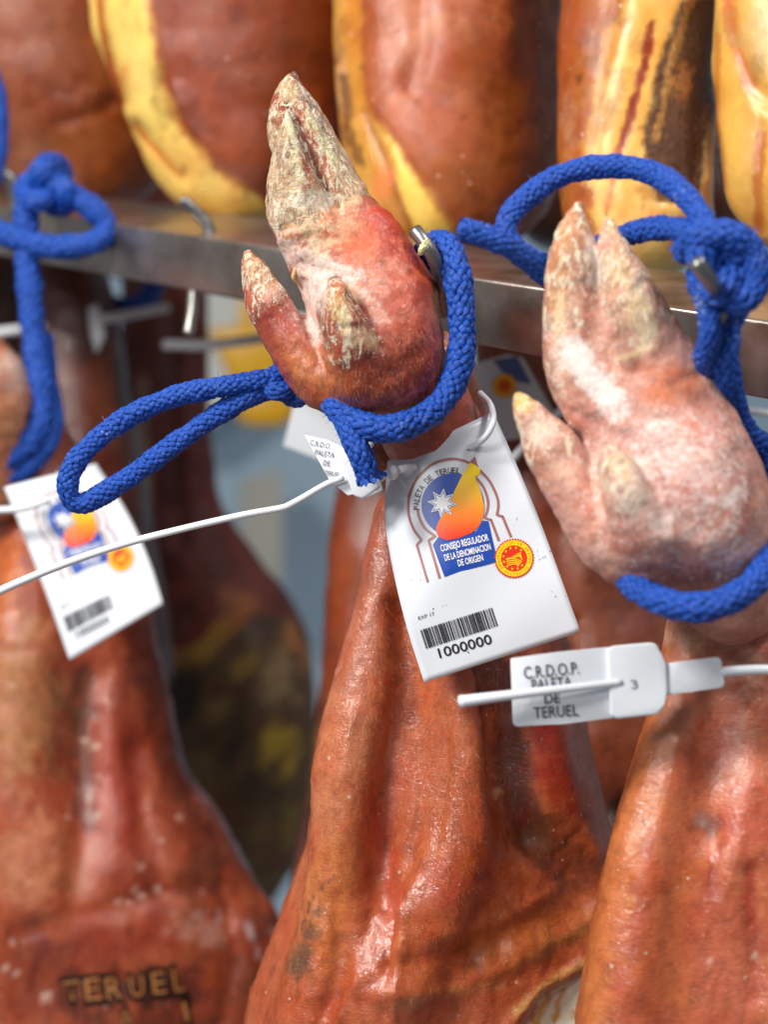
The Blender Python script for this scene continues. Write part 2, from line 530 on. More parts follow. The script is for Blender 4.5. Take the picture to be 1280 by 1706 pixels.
def hair_part(name, V, F, z0, count, zones, ln, parent, seed, mat, grow=(0.15, -1.0), wid=.09):
    """fine bristles left on the skin; zones = strokes where they grow"""
    r = np.random.RandomState(seed); px, py = proj(V); Nn = normals_of(V, F); u = A * z0
    p = np.zeros(len(V))
    for b in zones: p = np.maximum(p, mask_of(b, px, py, None))
    p = p * (Nn[:, 2] < 0.25); idx = r.choice(len(V), count, p=p / p.sum())
    B = V[idx] + (r.rand(count, 3) - .5) * 6 * u; n = Nn[idx]
    g = np.array([grow[0], grow[1], 0.0]) + (r.rand(count, 3) - .5) * 1.0
    g = g - n * (g * n).sum(1)[:, None]; g /= np.linalg.norm(g, axis=1)[:, None]
    L = ln * u * r.uniform(.4, 1.2, count)[:, None]; w = np.cross(g, n) * wid * u
    m = B + (g * .55 + n * .22) * L; e = B + (g + n * .18) * L; B = B - n * u
    v = np.stack([B - w, B + w, m + w * .8, m - w * .8, e], 1).reshape(-1, 3)
    f = []
    for i in range(count):
        k = i * 5; f += [[k, k + 1, k + 2, k + 3], [k + 3, k + 2, k + 4]]
    o = mesh_obj(name, v, f, mat, parent); o['kind'] = 'stuff'
    return o

def chain_labels(V, chains, spec):
    """which part each vertex belongs to: the chain it lies nearest"""
    ragged = (fbm(V / .0028, 3, 77) - .46) * .0085
    best = np.full(len(V), 1e9); lab = np.zeros(len(V), int)
    for c in chains:
        if c.get('cut'): continue
        d = chain_dist(V[:, 0], V[:, 1], V[:, 2], c['_X'], c['_R'], c.get('sz', 1.0))
        if c.get('id', 0): d = d + ragged
        m = d < best
        best[m] = d[m]; lab[m] = c.get('id', 0)
    return lab

# ------------------------------------------------------------------ tubes, ropes, prisms
def frames(P):
    T = np.gradient(P, axis=0); T /= np.linalg.norm(T, axis=1)[:, None] + 1e-12
    n = np.cross(T[0], [0.3, 0.9, 0.2]); n /= np.linalg.norm(n)
    Ns = [n]
    for i in range(1, len(P)):
        n = Ns[-1] - T[i] * np.dot(Ns[-1], T[i]); n /= np.linalg.norm(n) + 1e-12; Ns.append(n)
    Ns = np.array(Ns); return T, Ns, np.cross(T, Ns)

def tube(P, R, sides=12, caps=True):
    P = np.asarray(P, float); R = np.broadcast_to(np.asarray(R, float), (len(P),))
    T, Na, B = frames(P)
    th = np.linspace(0, 2 * np.pi, sides, endpoint=False)
    V = (P[:, None] + R[:, None, None] * (np.cos(th)[None, :, None] * Na[:, None] + np.sin(th)[None, :, None] * B[:, None])).reshape(-1, 3)
    F = []
    for i in range(len(P) - 1):
        for j in range(sides):
            k = (j + 1) % sides
            F.append([i * sides + j, (i + 1) * sides + j, (i + 1) * sides + k, i * sides + k])
    V = V.tolist()
    if caps:
        for e, s in ((0, 1), (len(P) - 1, -1)):
            c = len(V); V.append((P[e] - s * T[e] * R[e] * 0.35).tolist())
            for j in range(sides):
                k = (j + 1) % sides
                F.append([e * sides + j, e * sides + k, c] if s > 0 else [e * sides + k, e * sides + j, c])
    return np.array(V), F

def braid(path_cam, R, n=9, fray=(False, False), seed=0):
    """a braided cord: n strands one way and n the other, passing over and under"""
    R = R * 0.93
    L = curve_len(path_cam); ds = R * 0.14
    m = max(12, int(L / ds)); P = catmull(path_cam, m)
    rr = random.Random(seed)
    T, Na, B = frames(P)
    s = np.linspace(0, L, m); pitch = R * 8.2; om = 2 * np.pi / pitch
    V = []; F = []; UV = []; off = 0
    hw, ht = R * 0.28, R * 0.185
    sides = 6
    th = np.linspace(0, 2 * np.pi, sides, endpoint=False)
    wob = 1 + 0.06 * np.sin(s / R * 0.9 + seed) + 0.04 * np.sin(s / R * 2.3 + 2 * seed)
    for d in (1, -1):
        for i in range(n):
            ang = 2 * np.pi * i / n + d * om * s + 0.10 * np.sin(s / R * rr.uniform(.5, 1.1) + rr.random() * 6) + 0.06 * np.sin(s / R * rr.uniform(1.5, 3) + rr.random() * 6)
            puff = 1 + 0.05 * np.sin(s / R * rr.uniform(.8, 2.2) + rr.random() * 6)
            rad = R * 0.83 * wob + d * R * 0.085 * np.cos(n * om * s)
            if fray[1]:
                q = np.clip((s - (L - R * 1.1)) / (R * 1.1), 0, 1) ** 2; rad = rad * (1 + (rr.random() * 1.3 - 0.4) * q * .7)
            rad = rad * puff
            er = np.cos(ang)[:, None] * Na + np.sin(ang)[:, None] * B
            et = -np.sin(ang)[:, None] * Na + np.cos(ang)[:, None] * B
            C = P + er * rad[:, None]
            dirv = T + et * (d * om * rad)[:, None]; dirv /= np.linalg.norm(dirv, axis=1)[:, None]
            side = np.cross(dirv, er)
            ring = C[:, None] + hw * np.cos(th)[None, :, None] * side[:, None] + ht * np.sin(th)[None, :, None] * er[:, None]
            V.append(ring.reshape(-1, 3))
            uu = np.repeat(s / R, sides) + 7.1 * i + 31 * (d > 0); vv = np.tile(th / (2 * np.pi), m) + i * 0.37
            UV.append(np.stack([uu, vv], -1))
            a = (np.arange(m - 1)[:, None] * sides + np.arange(sides)[None]).ravel() + off
            b = (np.arange(m - 1)[:, None] * sides + (np.arange(sides)[None] + 1) % sides).ravel() + off
            F.append(np.stack([a, b, b + sides, a + sides], -1))
            off += m * sides
    V = np.concatenate(V); F = np.concatenate(F).tolist(); UV = np.concatenate(UV)
    cv, cf = tube(P, R * 0.74, 10)
    F += [[q + len(V) for q in f] for f in cf]
    V = np.concatenate([V, cv]); UV = np.concatenate([UV, np.tile([[0.5, 0.3]], (len(cv), 1))])
    # loose fibres standing off the cord
    hv = []; hf = []
    nh = int(L / R * 11.0)
    for _ in range(nh):
        i = rr.randrange(2, m - 2); a = rr.random() * 6.283
        e = np.cos(a) * Na[i] + np.sin(a) * B[i]
        p0 = P[i] + e * R * 0.95
        d0 = e * rr.uniform(.2, .8) + T[i] * rr.uniform(-1, 1) + np.array([rr.uniform(-.4, .4) for _ in range(3)])
        d0 /= np.linalg.norm(d0); ln = R * rr.uniform(.25, .8); w = R * 0.016
        p1 = p0 + d0 * ln * .5 + e * ln * .1; p2 = p0 + d0 * ln
        sd = np.cross(d0, e); sd = sd / (np.linalg.norm(sd) + 1e-9) * w
        b0 = len(V) + len(hv)
        hv += [p0 - sd, p0 + sd, p1 + sd, p1 - sd, p2]
        hf += [[b0, b0 + 1, b0 + 2, b0 + 3], [b0 + 3, b0 + 2, b0 + 4]]
    V = np.concatenate([V, np.array(hv)]); UV = np.concatenate([UV, np.tile([[0.5, 0.9]], (len(hv), 1))])
    return V, F + hf, UV

def pathQ(pts, z0):
    P = np.array([(p[0], p[1], p[2] if len(p) > 2 else 0) for p in pts], float)
    z = z0 * (1 + P[:, 2] * A)
    return Q(P[:, 0], P[:, 1], z)

def rope_part(name, pts, z0, r_px, parent, seed=0, n=9, fray=(False, False), smoothk=1):
    P = pathQ(pts, z0)
    P = catmull(P, max(20, len(P) * 10))
    v, f, uv = braid(P, r_px * A * z0, n, fray, seed)
    return mesh_obj(name, v, f, M['rope'], parent, uv=uv)

def knot_pts(cx, cy, sx, sy, rot=0, depth=30, w0=0, a0=0.0, turns=1.0):
    out = []
    ca, sa = math.cos(math.radians(rot)), math.sin(math.radians(rot))
    for t in np.linspace(a0, a0 + 2 * np.pi * turns, 34):
        x = (math.sin(t) + 2 * math.sin(2 * t)) / 3; y = (math.cos(t) - 2 * math.cos(2 * t)) / 3; w = -math.sin(3 * t)
        X, Y = x * sx, y * sy
        out.append((cx + X * ca - Y * sa, cy + X * sa + Y * ca, w0 + w * depth))
    return out

def tube_part(name, pts, z0, r_px, mat, parent=None, sides=12, n=None, origin=None):
    P = pathQ(pts, z0); P = catmull(P, n or max(16, len(P) * 8))
    if isinstance(r_px, (list, tuple)):
        R = np.interp(np.linspace(0, 1, len(P)), np.linspace(0, 1, len(r_px)), r_px) * A * z0
    else: R = r_px * A * z0
    v, f = tube(P, R, sides)
    return mesh_obj(name, v, f, mat, parent, origin=origin)

def prism_part(name, poly, z_front, thick, mat, parent=None, bevel=0.0008, tilt=(0, 0), about=None, round_px=0, back_shift=(0, 0)):
    """a plate or block whose face has the given outline; tilt = metres of distance per pixel in x and y"""
    poly = [tuple(p) for p in poly]
    ax, ay = about or poly[0]
    bm = bmesh.new()
    f = [bm.verts.new(Q(x, y, z_front + tilt[0] * (x - ax) + tilt[1] * (y - ay))) for x, y in poly]
    b = [bm.verts.new(Q(x + back_shift[0], y + back_shift[1], z_front + thick + tilt[0] * (x - ax) + tilt[1] * (y - ay))) for x, y in poly]
    bm.faces.new(f); bm.faces.new(b[::-1])
    for i in range(len(f)):
        j = (i + 1) % len(f); bm.faces.new([f[i], b[i], b[j], f[j]])
    if bevel: bmesh.ops.bevel(bm, geom=bm.edges[:], offset=bevel, segments=3, affect='EDGES', profile=0.5)
    v = np.array([w.co[:] for w in bm.verts]); bm.verts.index_update()
    w = cam2world(v)
    for vert, c in zip(bm.verts, w): vert.co = c
    bmesh.ops.recalc_face_normals(bm, faces=bm.faces[:])
    fs = [[q.index for q in fc.verts] for fc in bm.faces]; bm.free()
    o = mesh_obj(name, w, fs, mat, parent, world_space=True)
    try: o.data.set_sharp_from_angle(angle=math.radians(35))
    except Exception: pass
    return o

# ------------------------------------------------------------------ flat print: polygons and lettering in photo pixels
def tri_fill(poly, step=9):
    """triangles filling an outline, with inner points so that the shape can follow a bent card"""
    P = np.array(poly, float); n = len(P)
    x0, y0 = P.min(0); x1, y1 = P.max(0)
    gx, gy = np.meshgrid(np.arange(x0 + step / 2, x1, step), np.arange(y0 + step / 2, y1, step)); gx, gy = gx.ravel(), gy.ravel()
    inner = poly_sd(gx, gy, [tuple(p) for p in P]) < -step * .4
    pts = [Vector((a, b)) for a, b in P] + [Vector((a, b)) for a, b in zip(gx[inner], gy[inner])]
    v, _, f, *_r = delaunay_2d_cdt(pts, [], [list(range(n))], 1, 1e-5)
    return np.array([p[:] for p in v]), [list(q) for q in f]

def stroke_poly(pts, w):
    P = np.array(pts, float)
    if len(P) < 8:      # straight runs: more points, so that the line follows the bent card; corners stay
        P = np.concatenate([np.linspace(a, b, 14, endpoint=False) for a, b in zip(P[:-1], P[1:])] + [P[-1:]])
    T = np.gradient(P, axis=0); T /= np.linalg.norm(T, axis=1)[:, None] + 1e-9
    Nn = np.stack([-T[:, 1], T[:, 0]], -1) * w / 2
    V = np.concatenate([P + Nn, P - Nn]); n = len(P)
    return V, [[i, i + 1, n + i + 1, n + i] for i in range(n - 1)]

_tc = {}
def text2d(s, bold=0.0, space=1.0):
    key = (s, bold, space)
    if key not in _tc:
        cu = bpy.data.curves.new('t', 'FONT'); cu.body = s; cu.size = 1.0; cu.offset = bold; cu.space_character = space
        cu.align_x = 'CENTER'; cu.resolution_u = 3
        o = bpy.data.objects.new('t', cu); COL.objects.link(o)
        me = bpy.data.meshes.new_from_object(o.evaluated_get(bpy.context.evaluated_depsgraph_get()))
        v = np.array([w.co[:2] for w in me.vertices]); f = [list(p.vertices) for p in me.polygons]
        bpy.data.objects.remove(o); bpy.data.curves.remove(cu); bpy.data.meshes.remove(me)
        _tc[key] = (v, f)
    return _tc[key]

def place_text(s, x0, y0, x1, y1, h, bold=0.0, lean=0.0):
    """lettering whose baseline runs from (x0,y0) to (x1,y1), capitals h pixels high (font caps are about 0.72 em)"""
    v, f = text2d(s, bold)
    w0, w1 = v[:, 0].min(), v[:, 0].max()
    t = (v[:, 0] - w0) / (w1 - w0); yy = v[:, 1] / 0.70 * h
    d = np.array([x1 - x0, y1 - y0]); d = d / np.linalg.norm(d); up = np.array([d[1], -d[0]]) + lean * d
    P = np.array([x0, y0]) + t[:, None] * np.array([x1 - x0, y1 - y0]) + yy[:, None] * up
    return P, f

class Ink:
    """collects coloured flat shapes of one printed part"""
    def __init__(s): s.V = []; s.F = []; s.C = []; s.H = []; s.n = 0
    def add(s, VF, c, layer=0, maxlen=8):
        v, f = np.asarray(VF[0], float), VF[1]
        if len(v) == 0: return
        cc = np.array([lin(c(x, y)) for x, y in v]) if callable(c) else np.repeat(lin(c)[None], len(v), 0)
        s.V.append(v); s.C.append(cc); s.H.append(np.full(len(v), layer)); s.F += [[i + s.n for i in q] for q in f]; s.n += len(v)
    def build(s, name, surf, parent):
        v = np.concatenate(s.V); h = np.concatenate(s.H); c = np.concatenate(s.C)
        P = surf(v[:, 0], v[:, 1], 0.00020 + h * 0.00010)
        # every face must look outwards, towards the viewer's side
        F = []
        for f in s.F:
            a, b, d = P[f[0]], P[f[1]], P[f[2]]
            nz = np.cross(b - a, d - a)[2]
            F.append(f if nz > 0 else f[::-1])
        return mesh_obj(name, P, F, M['print'], parent, col=c, shade=True)

# ================================================================== BACKGROUND
wall_m = plain_mat('wall_paint', (176, 202, 222), 0.7, var=0.10, scale=3)
def slab(name, poly, z, thick, mat, label=None, cat=None, kind=None, tilt=(0, 0)):
    o = prism_part(name, poly, z, thick, mat, None, bevel=0.0, tilt=tilt)
    return props(o, label, cat, None, kind)
slab('wall', [(-900, -900), (2200, -900), (2200, 2700), (-900, 2700)], 2.6, 0.05, wall_m, kind='structure')
slab('cupboard', [(400, 800), (470, 780), (470, 980), (400, 980)], 2.2, 0.25, plain_mat('beige_board', (168, 168, 160), 0.6, var=.06, scale=6),
     'beige cupboard in the blurred background between the dark mouldy ham and the centre ham', 'cupboard')
slab('white_board', [(240, 440), (560, 440), (560, 545), (330, 720), (240, 720)], 2.4, 0.03, plain_mat('grey_white_board', (224, 226, 220), 0.6, var=.05, scale=6),
     'pale grey board in the blurred background behind the yellow bin', 'board')
ym = plain_mat('yellow_plastic', (224, 168, 8), 0.4, var=.06, scale=8)
yb = thing('yellow_bin', 'blurred yellow plastic bin in the background under the steel rail', 'bin', Q(420, 705, 1.8))
prism_part('tub', [(345, 548), (520, 535), (498, 640), (392, 655)], 1.80, 0.16, ym, yb, bevel=.01)
prism_part('base', [(388, 650), (500, 640), (490, 700), (460, 712), (398, 708)], 1.81, 0.14, ym, yb, bevel=.01)
prism_part('handle', [(398, 500), (424, 500), (424, 560), (398, 560)], 1.85, 0.03, ym, yb, bevel=.005)

# ================================================================== STEEL RAIL
def rail_z(x): return 0.63 * 108 / (127 - 0.0379 * (1280 - x))
def rail_top(x): return 535 - 0.149 * (1280 - x)
def rail_bot(x): return 660 - 0.187 * (1280 - x)
steel, nt, b = new_mat('brushed_steel')
tc = N(nt, 'ShaderNodeTexCoord'); mp = N(nt, 'ShaderNodeMapping'); mp.inputs['Rotation'].default_value = (0, 0, -math.radians(45)); mp.inputs['Scale'].default_value = (3, 60, 60)
n1 = noise_node(nt, tc.outputs['Object'], 40, 5, .6); n2 = noise_node(nt, tc.outputs['Object'], 500, 3, .6)
r_ = ramp(nt, n1.outputs[0], [(.3, tuple(lin((146, 132, 122)))), (.7, tuple(lin((190, 182, 176))))]); nt.links.new(r_.outputs[0], b.inputs['Base Color'])
b.inputs['Metallic'].default_value = 0.92
rr_ = N(nt, 'ShaderNodeMapRange'); rr_.inputs[3].default_value = .22; rr_.inputs[4].default_value = .42; nt.links.new(n1.outputs[0], rr_.inputs[0]); nt.links.new(rr_.outputs[0], b.inputs['Roughness'])
bp_ = N(nt, 'ShaderNodeBump'); bp_.inputs['Strength'].default_value = .15; bp_.inputs['Distance'].default_value = .0004; nt.links.new(n2.outputs[0], bp_.inputs['Height']); nt.links.new(bp_.outputs[0], b.inputs['Normal'])
M['steel'] = steel
M['hook'] = plain_mat('dull_steel', (132, 134, 136), 0.38, 0.85, var=.25, scale=160, bump=.2)
M['hook_bright'] = plain_mat('bright_steel', (190, 188, 180), 0.28, 0.9, var=.15, scale=160, bump=.1)
xa, xb = -260, 1520
a3 = cam2world(Q(xa, rail_top(xa), rail_z(xa))); b3 = cam2world(Q(xb, rail_top(xb), rail_z(xb)))
b3[2] = a3[2] = (a3[2] + b3[2]) / 2
rd = (b3 - a3); rd /= np.linalg.norm(rd); back = np.array((-rd[1], rd[0], 0.0)); up = np.array((0, 0, 1.0))
RH = 108 * A * 0.63 / math.cos(PITCH) * 1.0; RW = 0.072
bm = bmesh.new()
vs = []
for p in (a3, b3):
    for (q, h) in ((0, 0), (RW, 0), (RW, -RH), (0, -RH)):
        vs.append(bm.verts.new(p + back * q + up * h))
for i in range(4):
    j = (i + 1) % 4; bm.faces.new([vs[i], vs[j], vs[4 + j], vs[4 + i]])
bm.faces.new(vs[:4]); bm.faces.new(vs[4:][::-1])
bmesh.ops.recalc_face_normals(bm, faces=bm.faces[:])
bmesh.ops.bevel(bm, geom=bm.edges[:], offset=0.0016, segments=3, affect='EDGES', profile=.5)
bm.verts.index_update()
rv = np.array([v.co[:] for v in bm.verts]); rf = [[v.index for v in f.verts] for f in bm.faces]; bm.free()
rail = mesh_obj('steel_rail', rv, rf, steel, world_space=True)
rail.data.set_sharp_from_angle(angle=math.radians(40))
props(rail, 'square brushed steel rail that crosses the picture and carries the hooks', 'rail')

# hooks: bent steel pins through the rail
HG = 'steel hooks in the rail'
def hook(label, top_pts, low_pts, z, r=9, grime=None):
    t = thing('steel_hook', label, 'hook', Q(top_pts[-1][0], top_pts[-1][1], z), HG)
    tube_part('pin', top_pts, z, r, M['hook'], t, 14)
    if low_pts: tube_part('point', low_pts, z, r * .95, M['hook_bright'], t, 14)
    return t
hook('bare steel hook with nothing tied to it, left of the tallest trotter', [(303, 333, -8), (318, 345, -4), (336, 362, 4), (348, 380, 8), (351, 405, 10), (346, 440, 10)],
     [(326, 440, 8), (322, 488, 6), (320, 520, 4), (314, 556, 0)], rail_z(340) + 0.018, 10)
hk = hook('steel hook with a crumb of dried fat, in the blue rope of the centre trotter', [(692, 384, -20), (706, 402, -30), (721, 426, -28), (733, 458, 0), (737, 490, 60), (738, 520, 160)], None, .580, 12)
hook('steel hook poking out through the blue knot above the right trotter', [(1160, 436, -112), (1174, 454, -100), (1188, 474, -70), (1196, 490, -10), (1205, 540, 40)],
     None, 0.500, 14)
hook('steel hook at the left picture edge beside the hanging blue knot', [(-30, 300, -10), (-6, 290, -10), (14, 296, -6), (24, 320, 0), (26, 372, 10)], None, rail_z(10) + .01, 12)
tube_part('point', [(960, 640, 0), (953, 670, 0), (947, 695, 0)], 0.60, 8, M['hook_bright'],
          thing('steel_hook', 'tip of a steel hook showing between the right trotter and its dewclaw', 'hook', Q(955, 640, .60), HG), 12)
gv = []; 
bmg = bmesh.new(); bmesh.ops.create_icosphere(bmg, subdivisions=3, radius=1)
gv = np.array([v.co[:] for v in bmg.verts]); gf = [[v.index for v in f.verts] for f in bmg.faces]; bmg.free()
gp = gv * [6, 13, 6] * A * .6 * (0.3 + 1.5 * fbm(gv * 3.2 + 3, 3, 4))[:, None]
mesh_obj('dried_fat', gp @ np.array([[.85, -.5, 0], [.5, .85, 0], [0, 0, 1]]) + Q(706, 412, .566), gf, plain_mat('dried_fat', (205, 200, 150), .6, var=.2, scale=300, bump=.4), hk)

# ================================================================== UPPER ROW OF HAMS
UG = 'cured hams hanging above the rail'
def upper_ham(label, chains, z0, base, base_var, strokes, relief, fat_polys, meat_polys, seed, voxel=.0024):
    rs = random.Random(seed); x0 = min(p[0] - p[3] for p in chains[0]['pts']); x1 = max(p[0] + p[3] for p in chains[0]['pts'])
    for _ in range(26):      # drying spots, greasy smears and small nicks in the rind
        bx, by = rs.uniform(x0, x1), rs.uniform(-20, 420); kind_ = rs.random(); dk = np.array(base) * rs.uniform(.45, .8); lt = np.minimum(np.array(base) * rs.uniform(1.1, 1.35) + 12, 245)
        strokes = strokes + [('e', bx, by, rs.uniform(3, 9), rs.uniform(2, 6), rs.uniform(0, 180), tuple(dk), .6, 1.0)] if kind_ < .5 else strokes + [('e', bx, by, rs.uniform(8, 20), rs.uniform(14, 44), rs.uniform(-25, 25), tuple(lt if kind_ < .8 else dk), .4, 1.3)]
    t = thing('cured_ham', label, 'ham', Q(chains[0]['pts'][-1][0], chains[0]['pts'][-1][1] + chains[0]['pts'][-1][3], z0), UG)
    V, F = build_body(chains, z0, voxel, 24, 8)
    V = relax(V, F, 2)
    V = rough_up(V, F, z0, 6, 95, seed, octaves=2)
    V = sculpt(V, F, relief, z0)
    V = rough_up(V, F, z0, 0.8, 16, seed + 3, octaves=3)
    V = sculpt(V, F, [('l', p[1:-2], 7, -3) for p in fat_polys if len(p) > 5], z0)
    px, py = proj(V)
    lab = np.zeros(len(V), int)
    for p in fat_polys: lab[poly_sd(px, py, p) < 0] = 1
    for p in meat_polys: lab[poly_sd(px, py, p) < 0] = 2
    c = paint(V, base, strokes, z0, seed, 24, base_var)
    fm = np.zeros(len(V))
    for p in fat_polys + meat_polys: fm = np.maximum(fm, smooth(16, -16, poly_sd(px, py, p) + (fbm(V / (20 * A * z0), 3, seed) - .5) * 40))
    c[:, :3] *= np.array((.80, .74, .62)) * (1 - fm[:, None]) + fm[:, None]
    emit_parts(V, F, lab, [('rind', M['upper']), ('fat', M['fat']), ('meat', M['meat'])], t, c)
    return t

YEL, YEL2, YDK = (232, 178, 62), (238, 196, 96), (205, 132, 36)
RED = (150, 52, 14)
# 1 leftmost
upper_ham('brown ham in the top left corner, plain rind without yellow fat',
    [dict(pts=[(40, -360, 0, 250), (50, -60, 0, 255), (75, 90, 0, 225), (130, 205, 0, 165)], sz=.8)], 0.955, (168, 92, 44), (150, 70, 36),
    [('e', 60, 60, 120, 90, 20, (172, 106, 78), .6, .7), ('e', 150, 260, 110, 60, 30, (168, 92, 34), .7, .6), ('e', 20, 230, 70, 90, 0, (176, 112, 84), .5, .6),
     ('e', 230, 200, 60, 120, 20, (150, 72, 30), .5, .7), ('l', [(110, 200), (150, 190), (190, 170)], 10, (120, 46, 20), .5, .8)],
    [('l', [(100, 205), (150, 192), (200, 165)], 14, -6)], [], [], 11)
# 2
p_fat2 = [(60, -400), (240, -400), (246, 0), (262, 100), (290, 195), (340, 262), (400, 312), (470, 345), (640, 420), (200, 480), (60, 200)]
upper_ham('ham with a broad yellow fat edge curving behind the bare hook',
    [dict(pts=[(395, -360, 0, 250), (392, -60, 0, 250), (402, 70, 0, 228), (418, 185, 0, 193)], sz=.75)], 0.850, (150, 68, 30), (140, 60, 22),
    [('e', 300, 100, 45, 130, -12, (156, 74, 50), .7, .7), ('e', 480, 150, 80, 160, 0, (128, 58, 16), .7, .5), ('e', 380, 230, 60, 60, 40, (160, 74, 38), .6, .7),  # large dark stroke at right paints the flank's shade into the rind
     ('p', p_fat2, 18, (244, 206, 106), 1, .8), ('e', 225, 90, 26, 110, -12, (242, 208, 118), .8, .6), ('e', 290, 270, 60, 36, 45, (238, 190, 100), .7, .6), ('e', 390, 350, 90, 26, 12, (228, 178, 72), .7, .6),
     ('l', [(160, -40), (168, 30), (182, 100), (200, 165)], 8, (178, 92, 22), .95, .45), ('l', [(178, 90), (196, 150), (205, 172)], 5, RED, .8, .5), ('l', [(228, 212), (262, 252), (300, 292)], 6, (190, 110, 24), .95, .4),
     ('l', [(246, -20), (262, 100), (290, 195), (345, 265), (410, 315)], 9, (176, 92, 34), .5, .6)],
    [('l', [(160, -40), (168, 30), (182, 100), (205, 172)], 10, -8), ('l', [(225, 210), (262, 252), (305, 298)], 10, -7), ('l', [(246, 0), (262, 100), (290, 195), (345, 265)], 22, 5)],
    [p_fat2], [], 12)
# 3
p_fat3 = [(540, -400), (600, -400), (600, 100), (612, 190), (640, 215), (700, 300), (762, 385), (800, 470), (600, 480), (530, 200)]
upper_ham('pinkish ham with a yellow lower corner, right behind the tallest trotter',
    [dict(pts=[(748, -360, 0, 192), (746, -40, 0, 190), (746, 120, 0, 186), (752, 262, 0, 180)], sz=.8)], 0.775, (186, 100, 62), (176, 92, 44),
    [('e', 700, 60, 70, 60, 0, (205, 130, 100), .75, .6), ('e', 690, 190, 70, 90, 20, (196, 108, 78), .7, .7), ('e', 880, 180, 50, 260, 0, (120, 52, 20), .9, .5), ('e', 830, 260, 60, 140, 10, (158, 82, 26), .7, .6),  # pale top stroke paints glare, tall dark one the shaded right side
     ('e', 770, 300, 60, 60, 30, (178, 104, 60), .6, .8), ('l', [(640, 120), (700, 150), (755, 180)], 10, (168, 68, 48), .5, .8), ('e', 740, 90, 26, 40, 0, (178, 60, 44), .4, .9),
     ('p', p_fat3, 16, (206, 150, 66), 1, .7), ('p', [(648, 228), (690, 300), (740, 372), (765, 400), (720, 430), (690, 380), (662, 300)], 12, (250, 212, 100), 1, .6), ('e', 570, 150, 14, 60, 0, (206, 170, 120), .8, .7),
     ('l', [(590, -50), (592, 120), (612, 230), (650, 340), (690, 400)], 14, (198, 128, 40), .7, .6), ('l', [(574, 130), (578, 200), (600, 270)], 9, (90, 50, 22), .75, .8), ('l', [(608, 190), (640, 260), (665, 330), (690, 390)], 5, (150, 84, 24), .8, .5),
     ('e', 772, 197, 8, 4, 0, (120, 40, 20), .8, .4), ('e', 790, 140, 7, 4, 20, (130, 44, 24), .8, .4), ('e', 868, 203, 7, 8, 0, (80, 30, 14), .7, .4)],
    [('l', [(608, 190), (640, 260), (665, 330), (690, 390)], 10, -5), ('l', [(700, -30), (705, 80), (680, 140)], 18, -7), ('e', 770, 60, 60, 70, 0, 8), ('e', 720, 160, 40, 20, 20, -5), ('l', [(585, 0), (590, 120), (605, 190)], 12, -3)],
    [p_fat3], [], 13)
# 4
p_fat4 = [(1000, 480), (985, 300), (1005, 180), (1035, 60), (1060, -60), (1080, -400), (1260, -400), (1260, 480)]
p_meat4 = [(1136, 2), (1192, -6), (1200, 120), (1184, 250), (1160, 340), (1092, 335), (1072, 240), (1096, 120)]
upper_ham('ham cut with red stripe and dark dried meat, behind the large rope loop',
    [dict(pts=[(1068, -360, 0, 135), (1066, -40, 0, 133), (1060, 120, 0, 129), (1062, 350, 0, 126)], sz=.9)], 0.690, (186, 110, 46), (176, 92, 40),
    [('e', 950, 210, 16, 60, 0, (196, 140, 108), .7, .9), ('e', 950, 60, 30, 90, 0, (170, 84, 36), .6, .6),
     ('p', p_fat4, 22, (234, 196, 112), 1, .7), ('l', [(1090, 10), (1068, 120), (1045, 210), (1025, 320)], 38, (226, 160, 60), .7, .5), ('l', [(1030, 60), (1005, 180), (985, 290)], 24, (234, 186, 100), .7, .4),
     ('l', [(1087, 40), (1074, 110), (1052, 190), (1032, 255)], 9, (140, 44, 10), 1, .5), ('l', [(1032, 250), (1020, 310), (1010, 360)], 4.5, (176, 88, 26), .9, .4),
     ('p', p_meat4, 12, (92, 56, 30), 1, .4), ('e', 1140, 140, 26, 100, 10, (104, 66, 36), .6, .8), ('l', [(1150, 4), (1118, 110), (1094, 230)], 7, (206, 150, 74), .7, .7),
     ('e', 1075, 320, 34, 20, 30, (178, 110, 40), .7, .6), ('e', 1180, 250, 8, 60, 5, (196, 168, 110), .8, .7), ('e', 1130, 395, 30, 40, 0, (190, 130, 50), .7, .5)],
    [('l', [(1087, 30), (1074, 110), (1052, 190), (1030, 265), (1012, 360)], 9, -2), ('p', p_meat4, 10, -6), ('l', [(1146, 0), (1116, 110), (1092, 230)], 8, 4), ('e', 1000, 330, 50, 60, 0, 5), ('l', [(1185, 180), (1176, 300)], 8, 7)],
    [p_fat4], [p_meat4], 14, .0018)
# 5
upper_ham('mostly yellow fat-covered ham in the top right corner',
    [dict(pts=[(1345, -360, 0, 148), (1350, -60, 0, 150), (1350, 110, 0, 158), (1362, 275, 0, 158)], sz=.85)], 0.655, (220, 174, 88), (210, 156, 70),
    [('e', 1215, 180, 26, 140, 0, (240, 186, 84), .6, .4), ('l', [(1208, -30), (1222, 60), (1250, 140)], 12, (188, 100, 34), .9, .6), ('e', 1265, 60, 36, 60, 0, (212, 168, 104), .9, .5),
     ('l', [(1270, 220), (1262, 300), (1268, 380)], 9, (180, 92, 26), .8, .6), ('l', [(1197, 60), (1194, 200), (1206, 310)], 6, (196, 112, 36), .7, .5)],
    [('l', [(1208, -30), (1222, 60), (1252, 140), (1290, 180)], 13, -9), ('l', [(1272, 210), (1262, 300), (1268, 380)], 9, -5)],
    [[(1000, -500), (1700, -500), (1700, 600), (1000, 600)]], [], 15, .002)

